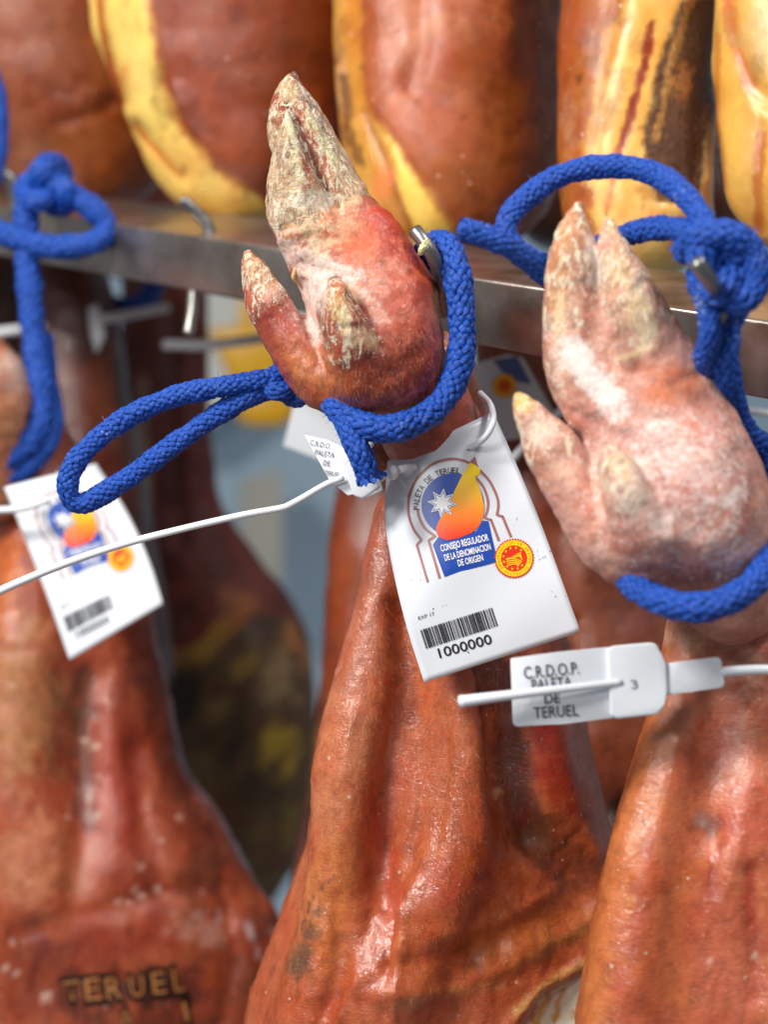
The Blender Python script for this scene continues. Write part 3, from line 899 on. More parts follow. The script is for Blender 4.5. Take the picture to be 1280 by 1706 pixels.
# ================================================================== LOWER ROW OF HAMS
LG = 'hams tied to the rail by their trotters'
def trotter(parent, chains, z0, voxel, strokes, relief, base, base_var, seed, flake):
    V, F = build_body(chains, z0, voxel, 12, 6)
    V = relax(V, F, 1)
    lab = chain_labels(V, chains, None)
    px, py = proj(V)
    fm = np.zeros(len(V))
    for b_ in flake: fm = np.maximum(fm, mask_of(b_, px, py, None))
    V = rough_up(V, F, z0, 3.0, 40, seed, octaves=2)
    V = sculpt(V, F, relief, z0)
    V = rough_up(V, F, z0, 0.9, 9, seed + 4, octaves=3)
    V = rough_up(V, F, z0, 3.0, 15, seed + 8, mask=fm, ridged=True, octaves=3)
    V = rough_up(V, F, z0, 4.0, 26, seed + 9, mask=fm, octaves=3)
    c = paint(V, base, strokes, z0, seed, 16, base_var)
    return V, F, lab, c

# ---- centre ham
zc = 0.585
centre = thing('cured_ham', 'sharp centre ham whose tall trotter points up, behind the large white tag', 'ham', Q(760, 1700, .62), LG)
ch = [
    dict(pts=[(560, 440, 0, 70), (615, 525, -5, 100), (640, 590, -8, 104), (645, 622, 0, 84)], k=14),
    dict(pts=[(492, 312, -25, 44), (508, 370, -15, 56), (545, 430, -5, 66)], k=10),
    dict(pts=[(535, 276, 15, 46), (564, 345, 15, 54), (602, 415, 12, 72), (644, 505, 8, 88)], k=12),
    dict(pts=[(445, 505, -25, 36), (480, 560, -20, 42), (535, 618, -15, 58), (590, 640, -10, 66)], k=14),
    dict(pts=[(583, 570, -114, 43), (604, 618, -74, 60), (640, 640, -34, 62)], k=22),
    dict(pts=[(640, 620, 0, 84), (690, 660, 50, 84), (720, 720, 85, 84)], k=20),
    dict(pts=[(479, 173, -48, 3), (484, 206, -52, 15), (486, 252, -48, 30), (491, 310, -34, 44), (496, 352, -24, 51)], k=4, id=1),
    dict(pts=[(490, 119, 5, 4), (485, 146, 6, 20), (488, 188, 8, 41), (503, 235, 10, 55), (530, 290, 15, 58), (552, 332, 15, 61)], k=4, id=2),
    dict(pts=[(414, 424, -20, 10), (425, 456, -22, 25), (446, 507, -25, 36)], k=8, id=3),
    dict(pts=[(555, 460, -128, 8), (561, 490, -134, 22), (571, 532, -132, 36), (585, 578, -112, 44)], k=6, id=4),
]
W1, W2 = (214, 200, 178), (196, 168, 150)
st = [
    ('e', 690, 480, 56, 110, -25, (186, 72, 40), .85, .8), ('e', 650, 390, 50, 50, 0, (196, 62, 42), .75, .9), ('e', 655, 320, 22, 16, 30, (150, 36, 40), .5, .8),
    ('e', 610, 465, 60, 46, -20, (200, 142, 122), .65, .9, .3), ('e', 600, 410, 50, 40, 0, (206, 110, 70), .6, .8), ('e', 640, 600, 80, 60, 0, (132, 50, 34), .75, .8),
    ('e', 690, 560, 60, 60, 0, (188, 104, 82), .6, .7), ('e', 600, 650, 90, 36, 0, (150, 70, 34), .8, .7), ('e', 700, 610, 40, 56, 0, (128, 40, 30), .75, .9), ('e', 735, 520, 14, 60, 0, (120, 70, 60), .5, .9),
    ('e', 668, 335, 9, 7, 0, (110, 26, 34), .8, .6), ('e', 715, 440, 16, 40, -20, (160, 40, 36), .6, .8), ('e', 640, 360, 30, 18, 40, (190, 50, 40), .5, .9),
    ('e', 520, 480, 34, 70, 8, (216, 184, 170), .95, .5, .8), ('l', [(505, 425), (550, 450), (590, 458)], 15, (214, 190, 180), .8, .8, .7), ('l', [(590, 480), (640, 530)], 13, (210, 168, 150), .65, 1., .5),
    ('e', 495, 355, 54, 84, -15, (206, 182, 140), .9, .8, .5), ('e', 455, 330, 20, 80, 5, (196, 158, 124), .8, .9), ('e', 560, 350, 40, 50, 0, (206, 152, 110), .7, .9), ('e', 540, 300, 26, 50, 20, (196, 128, 84), .6, 1.0),
    ('l', [(515, 150), (552, 235), (590, 312)], 26, (204, 178, 142), .9, .7, .4), ('e', 585, 320, 20, 26, -30, (196, 140, 100), .6, 1.0),
    ('e', 470, 250, 34, 70, 8, (206, 182, 140), .9, .8, .5), ('l', [(484, 200), (492, 250), (500, 300)], 9, (226, 214, 168), .9, .5), ('l', [(480, 172), (500, 224), (530, 285), (552, 335)], 6, (120, 62, 44), .85, .6),
    ('e', 468, 250, 10, 26, 10, (140, 92, 60), .7, .9), ('e', 480, 150, 30, 22, 60, (202, 172, 130), .9, .7), ('l', [(496, 120), (512, 165), (536, 215), (556, 262)], 9, (132, 100, 104), .75, .9), ('l', [(512, 190), (540, 240), (556, 268)], 10, (222, 210, 160), .8, .8),
    ('e', 480, 420, 30, 30, 0, (206, 182, 170), .8, .8, .8), ('e', 520, 330, 34, 22, 0, (226, 214, 180), .8, 1.0, .9), ('e', 480, 174, 6, 8, 0, (90, 56, 44), .9, .3), ('e', 490, 122, 7, 8, 0, (110, 84, 70), .7, .6),
    ('e', 425, 450, 24, 30, -20, (220, 178, 140), .9, .7), ('e', 450, 480, 34, 34, 0, (214, 172, 148), .8, .8, .4), ('e', 470, 530, 40, 28, 30, (156, 66, 56), .8, .7), ('e', 430, 416, 12, 8, 0, (130, 84, 64), .9, .5), ('e', 412, 424, 9, 8, 0, (222, 186, 140), .9, .4),
    ('e', 445, 465, 20, 14, 0, (206, 150, 100), .6, 1.0), ('e', 520, 610, 40, 60, -40, (190, 112, 62), .8, .5),
    ('e', 566, 510, 26, 36, -10, (196, 150, 92), .9, .6), ('e', 562, 478, 12, 16, 0, (206, 120, 70), .8, .7), ('e', 556, 462, 9, 6, 0, (120, 60, 44), .9, .4), ('e', 572, 520, 16, 24, -15, (222, 196, 142), .85, .8), ('e', 598, 562, 34, 18, 20, (222, 190, 150), .75, .9),
    ('l', [(532, 505), (534, 550), (545, 580)], 6, (120, 78, 52), .7, .7), ('l', [(498, 480), (510, 545), (530, 600), (545, 630)], 7, (150, 92, 72), .5, .8), ('e', 640, 605, 50, 20, 20, (100, 46, 34), .45, .9), ('e', 520, 545, 12, 40, -15, (222, 196, 182), .7, .8, .6),  # first brown line paints the shade left of the middle dewclaw
]
rl = [('l', [(480, 170), (500, 222), (528, 282), (550, 325)], 5, -6), ('l', [(470, 190), (462, 240), (468, 300)], 4, -3), ('l', [(440, 250), (452, 320), (470, 400)], 7, 3), ('l', [(520, 180), (548, 240)], 4, -4), ('e', 486, 176, 6, 5, 0, 6), ('e', 508, 385, 50, 10, -20, 4), ('e', 600, 318, 10, 30, 40, 4), ('l', [(502, 470), (512, 540), (530, 595), (548, 628)], 7, -7), ('l', [(588, 490), (622, 540), (636, 580)], 9, -6), ('l', [(500, 440), (560, 455), (610, 470)], 10, -5),
      ('e', 660, 365, 34, 30, 0, 6), ('e', 700, 440, 30, 60, -20, 3), ('e', 620, 420, 22, 18, 0, 4), ('l', [(620, 640), (690, 600), (720, 560)], 12, -3), ('e', 600, 670, 80, 20, 0, 4),
      ('l', [(535, 545), (550, 590)], 6, -4), ('l', [(560, 545), (610, 545)], 6, -3)]
fl = [('e', 500, 340, 60, 100, -12), ('e', 480, 230, 36, 70, 8), ('e', 520, 230, 40, 60, 25), ('e', 425, 440, 24, 30, 0), ('e', 565, 500, 24, 36, 0)]
V, F, lab, c = trotter(centre, ch, zc, .0010, st, rl, (182, 92, 70), (160, 74, 52), 21, fl)
emit_parts(V, F, lab, [('trotter', M['foot']), ('claw', M['horn']), ('claw', M['horn']), ('dewclaw', M['horn']), ('dewclaw', M['horn'])], centre, c)
FOOT_C = (V, F)
# flap of dry skin between dewclaw and foot
tube_part('skin_shred', [(489, 434, -30), (494, 446, -34), (489, 462, -32), (496, 474, -26)], zc, [2, 5, 4, 1], plain_mat('dry_shred', (196, 160, 110), .6, var=.2, scale=300, bump=.4), centre, 8)

zl = 0.600
lc = [
    dict(pts=[(705, 620, 40, 80), (735, 720, 70, 88), (755, 830, 85, 108), (760, 940, 95, 132), (758, 1060, 110, 168), (760, 1180, 122, 200), (752, 1320, 136, 228), (742, 1460, 150, 238), (724, 1600, 160, 268), (705, 1760, 165, 305), (700, 1960, 170, 320), (700, 2080, 170, 260)], sz=.62, k=20, n=40),
    dict(pts=[(880, 1000, 120, 40), (905, 1120, 130, 52), (925, 1260, 140, 62), (950, 1400, 140, 72), (960, 1560, 130, 90), (960, 1760, 130, 110)], sz=.9, k=30),
    dict(pts=[(655, 860, 60, 34), (640, 1000, 50, 48), (615, 1140, 40, 60), (585, 1280, 35, 66), (572, 1420, 30, 58), (552, 1560, 30, 64), (528, 1720, 30, 78)], sz=.9, k=40),
    dict(pts=[(745, 900, 10, 50), (772, 1100, 6, 54), (788, 1240, -4, 50), (770, 1400, -6, 56), (705, 1540, -10, 66), (650, 1660, -10, 76), (620, 1800, 0, 80)], sz=.85, k=44),
]
V, F = build_body(lc, zl, .0021, 24, 8)
V = relax(V, F, 2)
V = rough_up(V, F, zl, 3.5, 70, 31)
rl = [('l', [(812, 1080), (842, 1200), (850, 1320), (880, 1400)], 32, -36), ('l', [(672, 1010), (676, 1150), (648, 1300), (636, 1420)], 24, -16), ('l', [(700, 1180), (668, 1330), (640, 1450)], 12, -5),
      ('l', [(905, 1120), (935, 1260), (985, 1420)], 22, 12), ('l', [(860, 1250), (905, 1400), (975, 1500)], 24, -9), ('l', [(640, 1660), (760, 1640), (860, 1600), (1000, 1520)], 16, 7), ('l', [(660, 1610), (780, 1590), (900, 1530)], 16, -7),
      ('l', [(625, 1460), (650, 1540), (640, 1620)], 12, -9), ('l', [(560, 1500), (570, 1600), (540, 1690)], 12, -7), ('l', [(600, 1520), (595, 1640), (560, 1720)], 16, 8), ('l', [(680, 1480), (670, 1560), (655, 1640)], 12, 5), ('l', [(500, 1600), (480, 1680)], 10, -6),
      ('l', [(850, 1706), (900, 1650), (970, 1610)], 8, 8), ('p', [(870, 1720), (910, 1655), (985, 1612), (1010, 1720)], 12, -16), ('l', [(655, 1230), (640, 1390), (652, 1560), (640, 1690)], 7, -5), ('l', [(705, 1200), (700, 1360), (672, 1500)], 7, -4), ('l', [(745, 1180), (742, 1330), (715, 1480)], 6, -3), ('l', [(560, 1330), (545, 1460), (520, 1600)], 8, -4), ('l', [(668, 1500), (660, 1600), (650, 1706)], 11, 5), ('l', [(800, 1420), (840, 1500), (900, 1560)], 8, -4), ('l', [(720, 1560), (820, 1540), (930, 1480)], 7, 4), ('l', [(590, 1180), (560, 1330), (545, 1420)], 9, 4), ('e', 585, 1340, 20, 120, 8, 5), ('e', 760, 1650, 60, 20, -12, 6)]
V = sculpt(V, F, rl, zl)
V = rough_up(V, F, zl, 0.7, 9, 33)
px, py = proj(V)
V = rough_up(V, F, zl, 4.2, 24, 36, mask=smooth(1400, 1640, py))
V = rough_up(V, F, zl, 1.0, 7, 37, mask=smooth(1300, 1560, py))
p_bone = [(868, 1730), (905, 1660), (985, 1615), (1010, 1730)]
st = [
    ('e', 570, 1250, 50, 220, 12, (204, 126, 88), .8, .6), ('e', 545, 1500, 50, 140, 8, (208, 122, 62), .8, .6), ('e', 610, 1050, 34, 150, 12, (176, 96, 70), .7, .7), ('e', 690, 1250, 50, 160, 8, (198, 104, 70), .6, .7),
    ('e', 780, 1200, 34, 140, -6, (190, 104, 72), .6, .7), ('e', 650, 1340, 30, 90, 12, (182, 88, 66), .6, .7), ('l', [(815, 1080), (848, 1220), (858, 1330), (900, 1420)], 34, (74, 26, 20), .85, .5), ('l', [(650, 1000), (672, 1110), (680, 1200)], 20, (118, 48, 24), .7, .6),  # long dark valley stroke: purple pigment with shade painted in
    ('e', 930, 1250, 34, 150, -10, (160, 44, 28), .8, .6), ('e', 900, 1200, 20, 90, -8, (176, 36, 28), .5, .8), ('e', 800, 1430, 70, 60, 0, (176, 76, 26), .7, .7), ('e', 905, 1400, 60, 50, 30, (110, 58, 20), .7, .7), ('e', 960, 1440, 40, 60, 0, (88, 40, 22), .6, .8),
    ('e', 870, 1360, 14, 20, 20, (130, 20, 14), .7, .8), ('e', 800, 1460, 16, 8, -30, (146, 24, 18), .7, .8), ('e', 740, 1480, 40, 40, 0, (186, 74, 48), .6, .8),
    ('l', [(620, 1330), (655, 1470), (650, 1560)], 16, (190, 70, 44), .6, .8), ('e', 700, 1580, 80, 60, 0, (196, 96, 44), .7, .7), ('e', 850, 1560, 130, 50, -20, (178, 96, 40), .8, .7), ('l', [(840, 1620), (900, 1585), (1000, 1530)], 12, (190, 130, 72), .5, 1.),
    ('l', [(860, 1690), (910, 1640), (985, 1600)], 8, (206, 160, 96), .8, .8), ('p', p_bone, 5, (222, 212, 194), 1, .3), ('l', [(890, 1710), (905, 1680), (915, 1660)], 6, (206, 146, 40), .8, .6), ('l', [(925, 1706), (930, 1670), (940, 1650)], 4, (196, 134, 40), .9, .6), ('l', [(955, 1706), (958, 1680)], 3, (190, 150, 80), .8, .6),
    ('e', 510, 1590, 14, 60, 15, (86, 66, 52), .75, 1.0), ('e', 512, 1550, 8, 24, 15, (62, 52, 44), .8, .9), ('e', 495, 1600, 18, 24, 0, (120, 84, 58), .7, .9), ('l', [(505, 1540), (520, 1500), (535, 1480)], 2.5, (80, 50, 34), .7, .6), ('l', [(545, 1470), (560, 1455)], 2.5, (90, 56, 40), .6, .6),
    ('l', [(612, 1370), (626, 1330), (640, 1318)], 5, (120, 76, 52), .6, .9), ('e', 828, 1320, 8, 11, 30, (196, 158, 120), .9, .3), ('e', 620, 930, 20, 80, 10, (160, 84, 60), .6, .7), ('e', 790, 660, 40, 40, 0, (104, 60, 34), .8, .6), ('l', [(655, 1680), (740, 1655), (840, 1640)], 9, (206, 140, 92), .45, 1.), ('e', 530, 1680, 60, 40, 0, (176, 74, 36), .6, .8)]
c = paint(V, (188, 96, 58), st, zl, 35, 20, (180, 90, 50))
lab = np.zeros(len(V), int); lab[(poly_sd(px, py, p_bone) < 0) & (normals_of(V, F)[:, 2] < 0.1) & (V[:, 2] < 0.68)] = 1
legc = emit_parts(V, F, lab, [('leg', M['leg']), ('bone', M['fat'])], centre, c)
LEG_C = (V, F)

hair_m = plain_mat('bristle', (216, 176, 140), .4)
hair_part('bristles', LEG_C[0], LEG_C[1], zl, 3500, [('e', 730, 1300, 90, 240, 5), ('e', 570, 1250, 50, 260, 10), ('e', 630, 1050, 30, 140, 10)], 15, centre, 5, hair_m)
hair_part('bristles', FOOT_C[0], FOOT_C[1], zc, 1500, [('e', 620, 640, 110, 50, 0), ('e', 700, 580, 40, 90, 0), ('e', 520, 520, 20, 70, 0), ('e', 520, 600, 50, 50, 0)], 13, centre, 6, hair_m)
# ---- right ham
zr = 0.520
right = thing('cured_ham', 'ham at the right edge with a pale powdery trotter split into two claws', 'ham', Q(1300, 1700, .54), LG)
ch = [
    dict(pts=[(1030, 640, 0, 70), (1086, 740, 0, 112), (1138, 826, -5, 136), (1165, 872, 0, 124), (1170, 895, 10, 108)], k=18),
    dict(pts=[(1000, 495, -4, 36), (1012, 560, -8, 48), (1030, 640, -8, 60)], k=16),
    dict(pts=[(955, 515, -5, 48), (962, 600, 0, 56), (1000, 665, 5, 68)], k=10),
    dict(pts=[(1058, 525, -15, 52), (1100, 605, 0, 64), (1148, 698, 5, 74), (1176, 792, 5, 90)], k=16),
    dict(pts=[(918, 745, -22, 44), (960, 812, -20, 52), (1025, 885, -15, 72), (1080, 910, -10, 84)], k=16),
    dict(pts=[(1046, 818, -128, 42), (1080, 872, -92, 66), (1120, 900, -40, 80)], k=26),
    dict(pts=[(1170, 890, 10, 100), (1205, 945, 70, 90), (1220, 990, 110, 84)], k=20),
    dict(pts=[(965, 345, -10, 9), (958, 390, -12, 30), (954, 440, -12, 42), (950, 528, -5, 46)], k=7, id=1),
    dict(pts=[(1015, 369, -25, 10), (1019, 410, -28, 23), (1034, 462, -25, 44), (1058, 528, -15, 58)], k=7, id=2),
    dict(pts=[(866, 663, -20, 12), (884, 692, -22, 27), (919, 748, -22, 44)], k=10, id=3),
    dict(pts=[(1008, 742, -112, 10), (1022, 772, -128, 28), (1048, 822, -130, 42)], k=9, id=4),
]
st = [
    ('e', 1110, 800, 170, 170, 0, (206, 158, 146), .75, .7, .65), ('e', 990, 560, 90, 150, 0, (208, 160, 138), .7, .7, .35),
    ('e', 1120, 640, 60, 40, 20, (212, 128, 92), .8, .8, 0), ('e', 1090, 660, 34, 22, 0, (216, 120, 80), .6, .8), ('e', 1170, 720, 60, 60, 20, (206, 140, 124), .7, .8), ('e', 1200, 860, 70, 80, 0, (200, 130, 116), .6, .8), ('e', 1120, 760, 90, 50, 30, (214, 172, 162), .7, .9, .5),
    ('e', 1100, 900, 90, 50, 20, (206, 146, 128), .6, .8), ('e', 1130, 960, 90, 34, 0, (170, 104, 88), .7, .8), ('e', 1215, 930, 50, 60, -30, (206, 160, 150), .7, .9, .6), ('e', 1000, 840, 40, 60, -35, (208, 140, 112), .7, .7), ('e', 1050, 900, 30, 24, 0, (200, 104, 84), .5, .9),
    ('e', 930, 480, 26, 110, 0, (196, 138, 92), .9, .7), ('e', 950, 390, 26, 50, 10, (206, 146, 96), .8, .7), ('e', 925, 590, 20, 80, -8, (202, 164, 138), .7, .8, .6), ('l', [(975, 420), (985, 500), (975, 560)], 12, (170, 100, 80), .7, .7), ('l', [(985, 400), (995, 450), (990, 470)], 9, (222, 208, 200), .9, .5),
    ('e', 935, 530, 12, 50, 0, (226, 204, 156), .8, .8), ('l', [(955, 580), (985, 630), (1030, 680)], 24, (226, 210, 200), .95, .5, .9), ('e', 1065, 520, 30, 60, -25, (226, 196, 152), .9, .6), ('e', 1030, 450, 22, 50, 0, (220, 178, 128), .8, .7), ('e', 1020, 380, 10, 18, 0, (214, 166, 110), .8, .6), ('e', 966, 350, 10, 14, 0, (150, 116, 100), .7, .6),
    ('e', 1020, 560, 34, 40, 0, (176, 122, 98), .6, .9), ('e', 1075, 560, 26, 30, 0, (232, 212, 180), .7, .8), ('l', [(1030, 600), (1060, 590), (1065, 580)], 6, (214, 190, 140), .7, .8), ('e', 1060, 610, 22, 14, 0, (170, 100, 80), .6, .8),
    ('e', 872, 672, 22, 26, -20, (226, 184, 110), .95, .5), ('e', 900, 720, 30, 40, -30, (226, 196, 176), .8, .8, .4), ('e', 940, 780, 40, 30, 40, (220, 172, 150), .7, .8), ('e', 1040, 680, 40, 30, 0, (190, 130, 116), .7, .8), ('e', 985, 710, 26, 50, 0, (186, 130, 118), .7, .8),
    ('e', 1030, 780, 26, 36, -20, (228, 188, 138), .9, .7), ('e', 1050, 830, 26, 22, 0, (228, 206, 180), .7, .9), ('e', 1010, 742, 9, 7, 0, (150, 100, 76), .8, .5), ('l', [(985, 760), (990, 830), (1010, 880)], 8, (224, 186, 172), .6, .8),
    ('e', 1235, 800, 30, 90, -10, (156, 104, 98), .7, .9), ('e', 1150, 965, 80, 22, 0, (140, 84, 70), .7, 1.), ('e', 1080, 960, 40, 24, 30, (170, 112, 92), .6, 1.), ('e', 1200, 690, 24, 50, -30, (170, 110, 100), .6, 1.), ('e', 1150, 840, 40, 30, 0, (176, 112, 104), .6, 1.1), ('e', 1040, 725, 50, 16, 10, (156, 100, 92), .6, 1.),
    ('l', [(1090, 770), (1118, 830), (1124, 890)], 8, (160, 98, 88), .6, 1.), ('e', 1210, 830, 30, 24, 0, (224, 192, 184), .7, 1.1, .7), ('e', 1110, 880, 30, 20, 0, (222, 188, 178), .6, 1.2, .7), ('e', 1180, 610, 16, 40, -30, (214, 172, 160), .6, 1., .5), ('l', [(905, 500), (906, 580), (925, 650)], 9, (150, 100, 76), .6, 1.), ('l', [(1040, 390), (1080, 470), (1120, 520)], 8, (170, 126, 100), .6, 1.),
    ('e', 960, 420, 14, 30, 0, (170, 104, 66), .6, 1.), ('e', 1000, 600, 20, 30, 0, (160, 104, 90), .6, 1.1),
]
rl = [('l', [(996, 440), (1000, 500), (1005, 560), (1020, 610)], 7, -4), ('l', [(1030, 690), (1080, 700), (1140, 690)], 9, -3), ('e', 1140, 900, 60, 20, 20, 4), ('l', [(1120, 640), (1180, 620)], 8, -3), ('l', [(1060, 760), (1140, 740), (1220, 760)], 8, -2), ('l', [(1000, 700), (985, 780), (1000, 860)], 9, -7), ('l', [(960, 690), (1010, 720), (1070, 720)], 10, -5), ('e', 1110, 640, 34, 26, 20, 7), ('e', 1060, 615, 14, 10, 0, -5),
      ('l', [(1070, 770), (1100, 830), (1110, 880)], 12, -6), ('e', 1180, 730, 40, 40, 0, 4), ('e', 1080, 560, 26, 26, 0, 4)]
fl = [('e', 945, 480, 40, 110, 0), ('e', 1045, 470, 40, 80, -20), ('e', 880, 680, 26, 34, -30), ('e', 1030, 780, 26, 36, 0), ('e', 1080, 570, 30, 30, 0)]
V, F, lab, c = trotter(right, ch, zr, .0011, st, rl, (210, 156, 140), (200, 138, 120), 41, fl)
emit_parts(V, F, lab, [('trotter', M['pale_foot']), ('claw', M['pale_horn']), ('claw', M['pale_horn']), ('dewclaw', M['pale_horn']), ('dewclaw', M['pale_horn'])], right, c)
zrl = 0.535
lc = [dict(pts=[(1215, 930, 60, 104), (1232, 1030, 90, 118), (1246, 1120, 105, 146), (1262, 1220, 112, 186), (1280, 1350, 115, 240), (1292, 1480, 95, 286), (1302, 1600, 100, 322), (1315, 1740, 105, 358), (1320, 1950, 110, 380)], sz=.55, k=20, n=30),
      dict(pts=[(1160, 1060, 70, 40), (1140, 1200, 50, 56), (1100, 1350, 26, 66), (1070, 1500, 10, 72), (1045, 1720, 0, 84)], sz=.9, k=40)]
V, F = build_body(lc, zrl, .0021, 24, 8)
V = relax(V, F, 2)
V = rough_up(V, F, zrl, 4, 80, 51)
V = sculpt(V, F, [('l', [(1205, 1080), (1190, 1220), (1180, 1320), (1180, 1390)], 26, -13), ('l', [(1185, 1390), (1190, 1480)], 16, -7), ('l', [(1245, 1460), (1255, 1560), (1260, 1660)], 18, -10), ('l', [(1150, 1060), (1130, 1250), (1090, 1450), (1060, 1650)], 22, 5), ('l', [(1270, 1100), (1260, 1300), (1225, 1460)], 28, 7),
                  ('e', 1178, 1374, 24, 24, 0, -5)], zrl)
V = rough_up(V, F, zrl, 0.6, 10, 53)
st = [('l', [(1120, 1100), (1090, 1260), (1040, 1420), (1000, 1560), (980, 1700)], 40, (206, 122, 66), .85, .6), ('e', 1180, 1120, 80, 90, 0, (190, 118, 94), .8, .8), ('e', 1170, 1050, 70, 30, 0, (206, 166, 140), .85, 1.0, .7), ('e', 1250, 1120, 30, 70, 0, (206, 160, 146), .6, 1.0, .6),
      ('e', 1180, 1374, 24, 26, 0, (120, 84, 84), .85, .8), ('e', 1172, 1370, 13, 18, 0, (176, 160, 152), .6, 1.0), ('e', 1130, 1550, 60, 140, 10, (188, 96, 46), .7, .7), ('e', 1190, 1560, 50, 120, 0, (184, 88, 66), .6, .7), ('l', [(1250, 1440), (1254, 1540), (1262, 1660)], 12, (150, 44, 18), .75, .7),
      ('e', 1180, 1280, 24, 80, 5, (160, 84, 64), .6, .8), ('e', 1250, 1380, 50, 50, 0, (196, 96, 74), .6, .8), ('e', 1240, 1640, 40, 60, 0, (196, 106, 84), .7, .8), ('e', 1100, 1480, 20, 14, -30, (160, 66, 24), .6, 1.), ('l', [(1190, 1430), (1185, 1510)], 7, (150, 50, 30), .6, .8),
      ('e', 1258, 1589, 5, 5, 0, (226, 210, 196), .9, .2), ('e', 1242, 1630, 5, 5, 0, (226, 210, 196), .8, .2), ('e', 1182, 1605, 6, 6, 0, (220, 170, 160), .7, .2)]
c = paint(V, (190, 104, 68), st, zrl, 55, 22, (186, 92, 62))
emit_parts(V, F, np.zeros(len(V), int), [('leg', M['leg'])], right, c)

# ---- left ham
zf = 0.80
left = thing('cured_ham', 'left ham branded with burnt letters, below the smaller white tag', 'ham', Q(80, 1700, .83), LG)
ch = [dict(pts=[(-70, 530, 0, 34), (-40, 600, 0, 56), (-25, 660, -10, 78), (-30, 720, 0, 72), (-10, 800, 40, 70)], k=12)]
V, F = build_body(ch, zf, .0016, 12, 6)
V = rough_up(V, F, zf, 4, 40, 61)
c = paint(V, (186, 122, 88), [('e', 30, 620, 40, 40, 0, (196, 160, 140), .8, .8, .6), ('e', 20, 700, 40, 40, 0, (206, 150, 110), .7, .8), ('e', 10, 640, 20, 20, 0, (130, 60, 40), .6, .8)], zf, 62)
emit_parts(V, F, np.zeros(len(V), int), [('trotter', M['foot'])], left, c)
zll = 0.825
lc = [dict(pts=[(0, 690, 20, 86), (30, 780, 40, 108), (62, 880, 50, 130), (84, 990, 60, 152), (98, 1110, 70, 170), (100, 1240, 75, 196), (96, 1360, 80, 232), (90, 1470, 85, 290), (88, 1580, 90, 352), (80, 1720, 95, 380), (70, 1950, 100, 400)], sz=.55, k=20, n=34),
      dict(pts=[(330, 1500, 60, 60), (390, 1560, 50, 80), (400, 1680, 50, 84), (390, 1860, 60, 90)], sz=.9, k=50),
      dict(pts=[(60, 900, -20, 50), (40, 1100, -20, 76), (20, 1300, -30, 90), (60, 1500, -40, 110)], sz=.8, k=50)]
V, F = build_body(lc, zll, .0028, 24, 8)
V = relax(V, F, 2)
V = rough_up(V, F, zll, 5, 80, 63)
V = sculpt(V, F, [('l', [(150, 1130), (135, 1250), (140, 1380), (130, 1480)], 26, -18), ('l', [(190, 1180), (185, 1320), (200, 1420)], 26, 4), ('l', [(225, 1250), (240, 1400), (270, 1480)], 20, -8), ('l', [(20, 1560), (120, 1530), (230, 1500), (330, 1480)], 18, -7), ('l', [(370, 1480), (390, 1600), (370, 1706)], 14, -6)], zll)
V = rough_up(V, F, zll, 2.0, 16, 65)
st = [('e', 40, 1160, 80, 160, 0, (196, 136, 92), .9, .7), ('e', 50, 1440, 100, 80, 0, (190, 118, 80), .8, .7), ('l', [(230, 1060), (268, 1200), (300, 1330), (350, 1450)], 34, (104, 38, 16), .85, .6), ('e', 215, 1250, 24, 120, -8, (140, 50, 26), .7, .7), ('e', 240, 1480, 60, 40, 0, (130, 48, 28), .6, .8), ('e', 110, 1090, 60, 40, 0, (186, 84, 60), .6, .8), ('e', 10, 980, 30, 90, 0, (206, 110, 44), .7, .6), ('l', [(140, 1130), (135, 1250), (145, 1370)], 20, (96, 54, 44), .75, .8), ('e', 120, 1180, 20, 30, 0, (112, 78, 52), .6, 1.),  # first tan stroke paints the lit left side, dark edge line the shade
      ('e', 200, 1330, 40, 100, 0, (166, 60, 42), .7, .7), ('e', 290, 1400, 40, 80, -20, (168, 76, 44), .6, .7), ('e', 180, 1280, 22, 60, 0, (190, 92, 76), .6, .8), ('e', 330, 1480, 50, 60, 0, (120, 60, 36), .6, .8), ('e', 200, 1560, 110, 50, -10, (156, 56, 30), .7, .7),
      ('e', 60, 1620, 90, 80, 0, (150, 72, 44), .7, .7), ('l', [(50, 1560), (80, 1570), (60, 1600), (50, 1650)], 9, (112, 26, 20), .7, .8), ('l', [(365, 1560), (368, 1700)], 9, (170, 72, 16), .8, .6), ('e', 410, 1640, 50, 70, 0, (130, 66, 42), .7, .7), ('e', 430, 1540, 40, 40, 0, (120, 60, 40), .6, .8),
      ('e', 330, 1545, 40, 26, 10, (196, 150, 140), .6, 1.3), ('l', [(412, 1540), (432, 1590)], 7, (206, 186, 196), .75, 1.), ('e', 455, 1550, 16, 10, 20, (206, 180, 180), .7, 1.), ('l', [(358, 1500), (366, 1530)], 6, (206, 180, 176), .6, 1.), ('e', 125, 1650, 30, 34, 0, (84, 34, 20), .7, 1.2), ('e', 190, 1650, 44, 34, 0, (84, 34, 20), .75, 1.2), ('e', 255, 1642, 44, 34, 0, (64, 26, 20), .8, 1.2), ('e', 300, 1650, 50, 34, 0, (50, 20, 22), .6, .8), ('e', 260, 1700, 90, 24, 0, (80, 34, 22), .6, .8)]
for (sx, sy, sr) in ((75, 1661, 8), (140, 1235, 6), (158, 1243, 6), (145, 1330, 6), (162, 1357, 6), (112, 1362, 5), (163, 1292, 4), (235, 1445, 6), (262, 1482, 6), (226, 1480, 6), (236, 1492, 6), (196, 1500, 5), (215, 1505, 5), (298, 1362, 5), (20, 1570, 6), (10, 1615, 6), (25, 1622, 5), (268, 1400, 5)):
    st.append(('e', sx, sy, sr, sr, 0, (226, 196, 186), .8, .2))
c = paint(V, (176, 86, 52), st, zll, 67, 24, (166, 72, 40))
emit_parts(V, F, np.zeros(len(V), int), [('leg', M['leg'])], left, c)
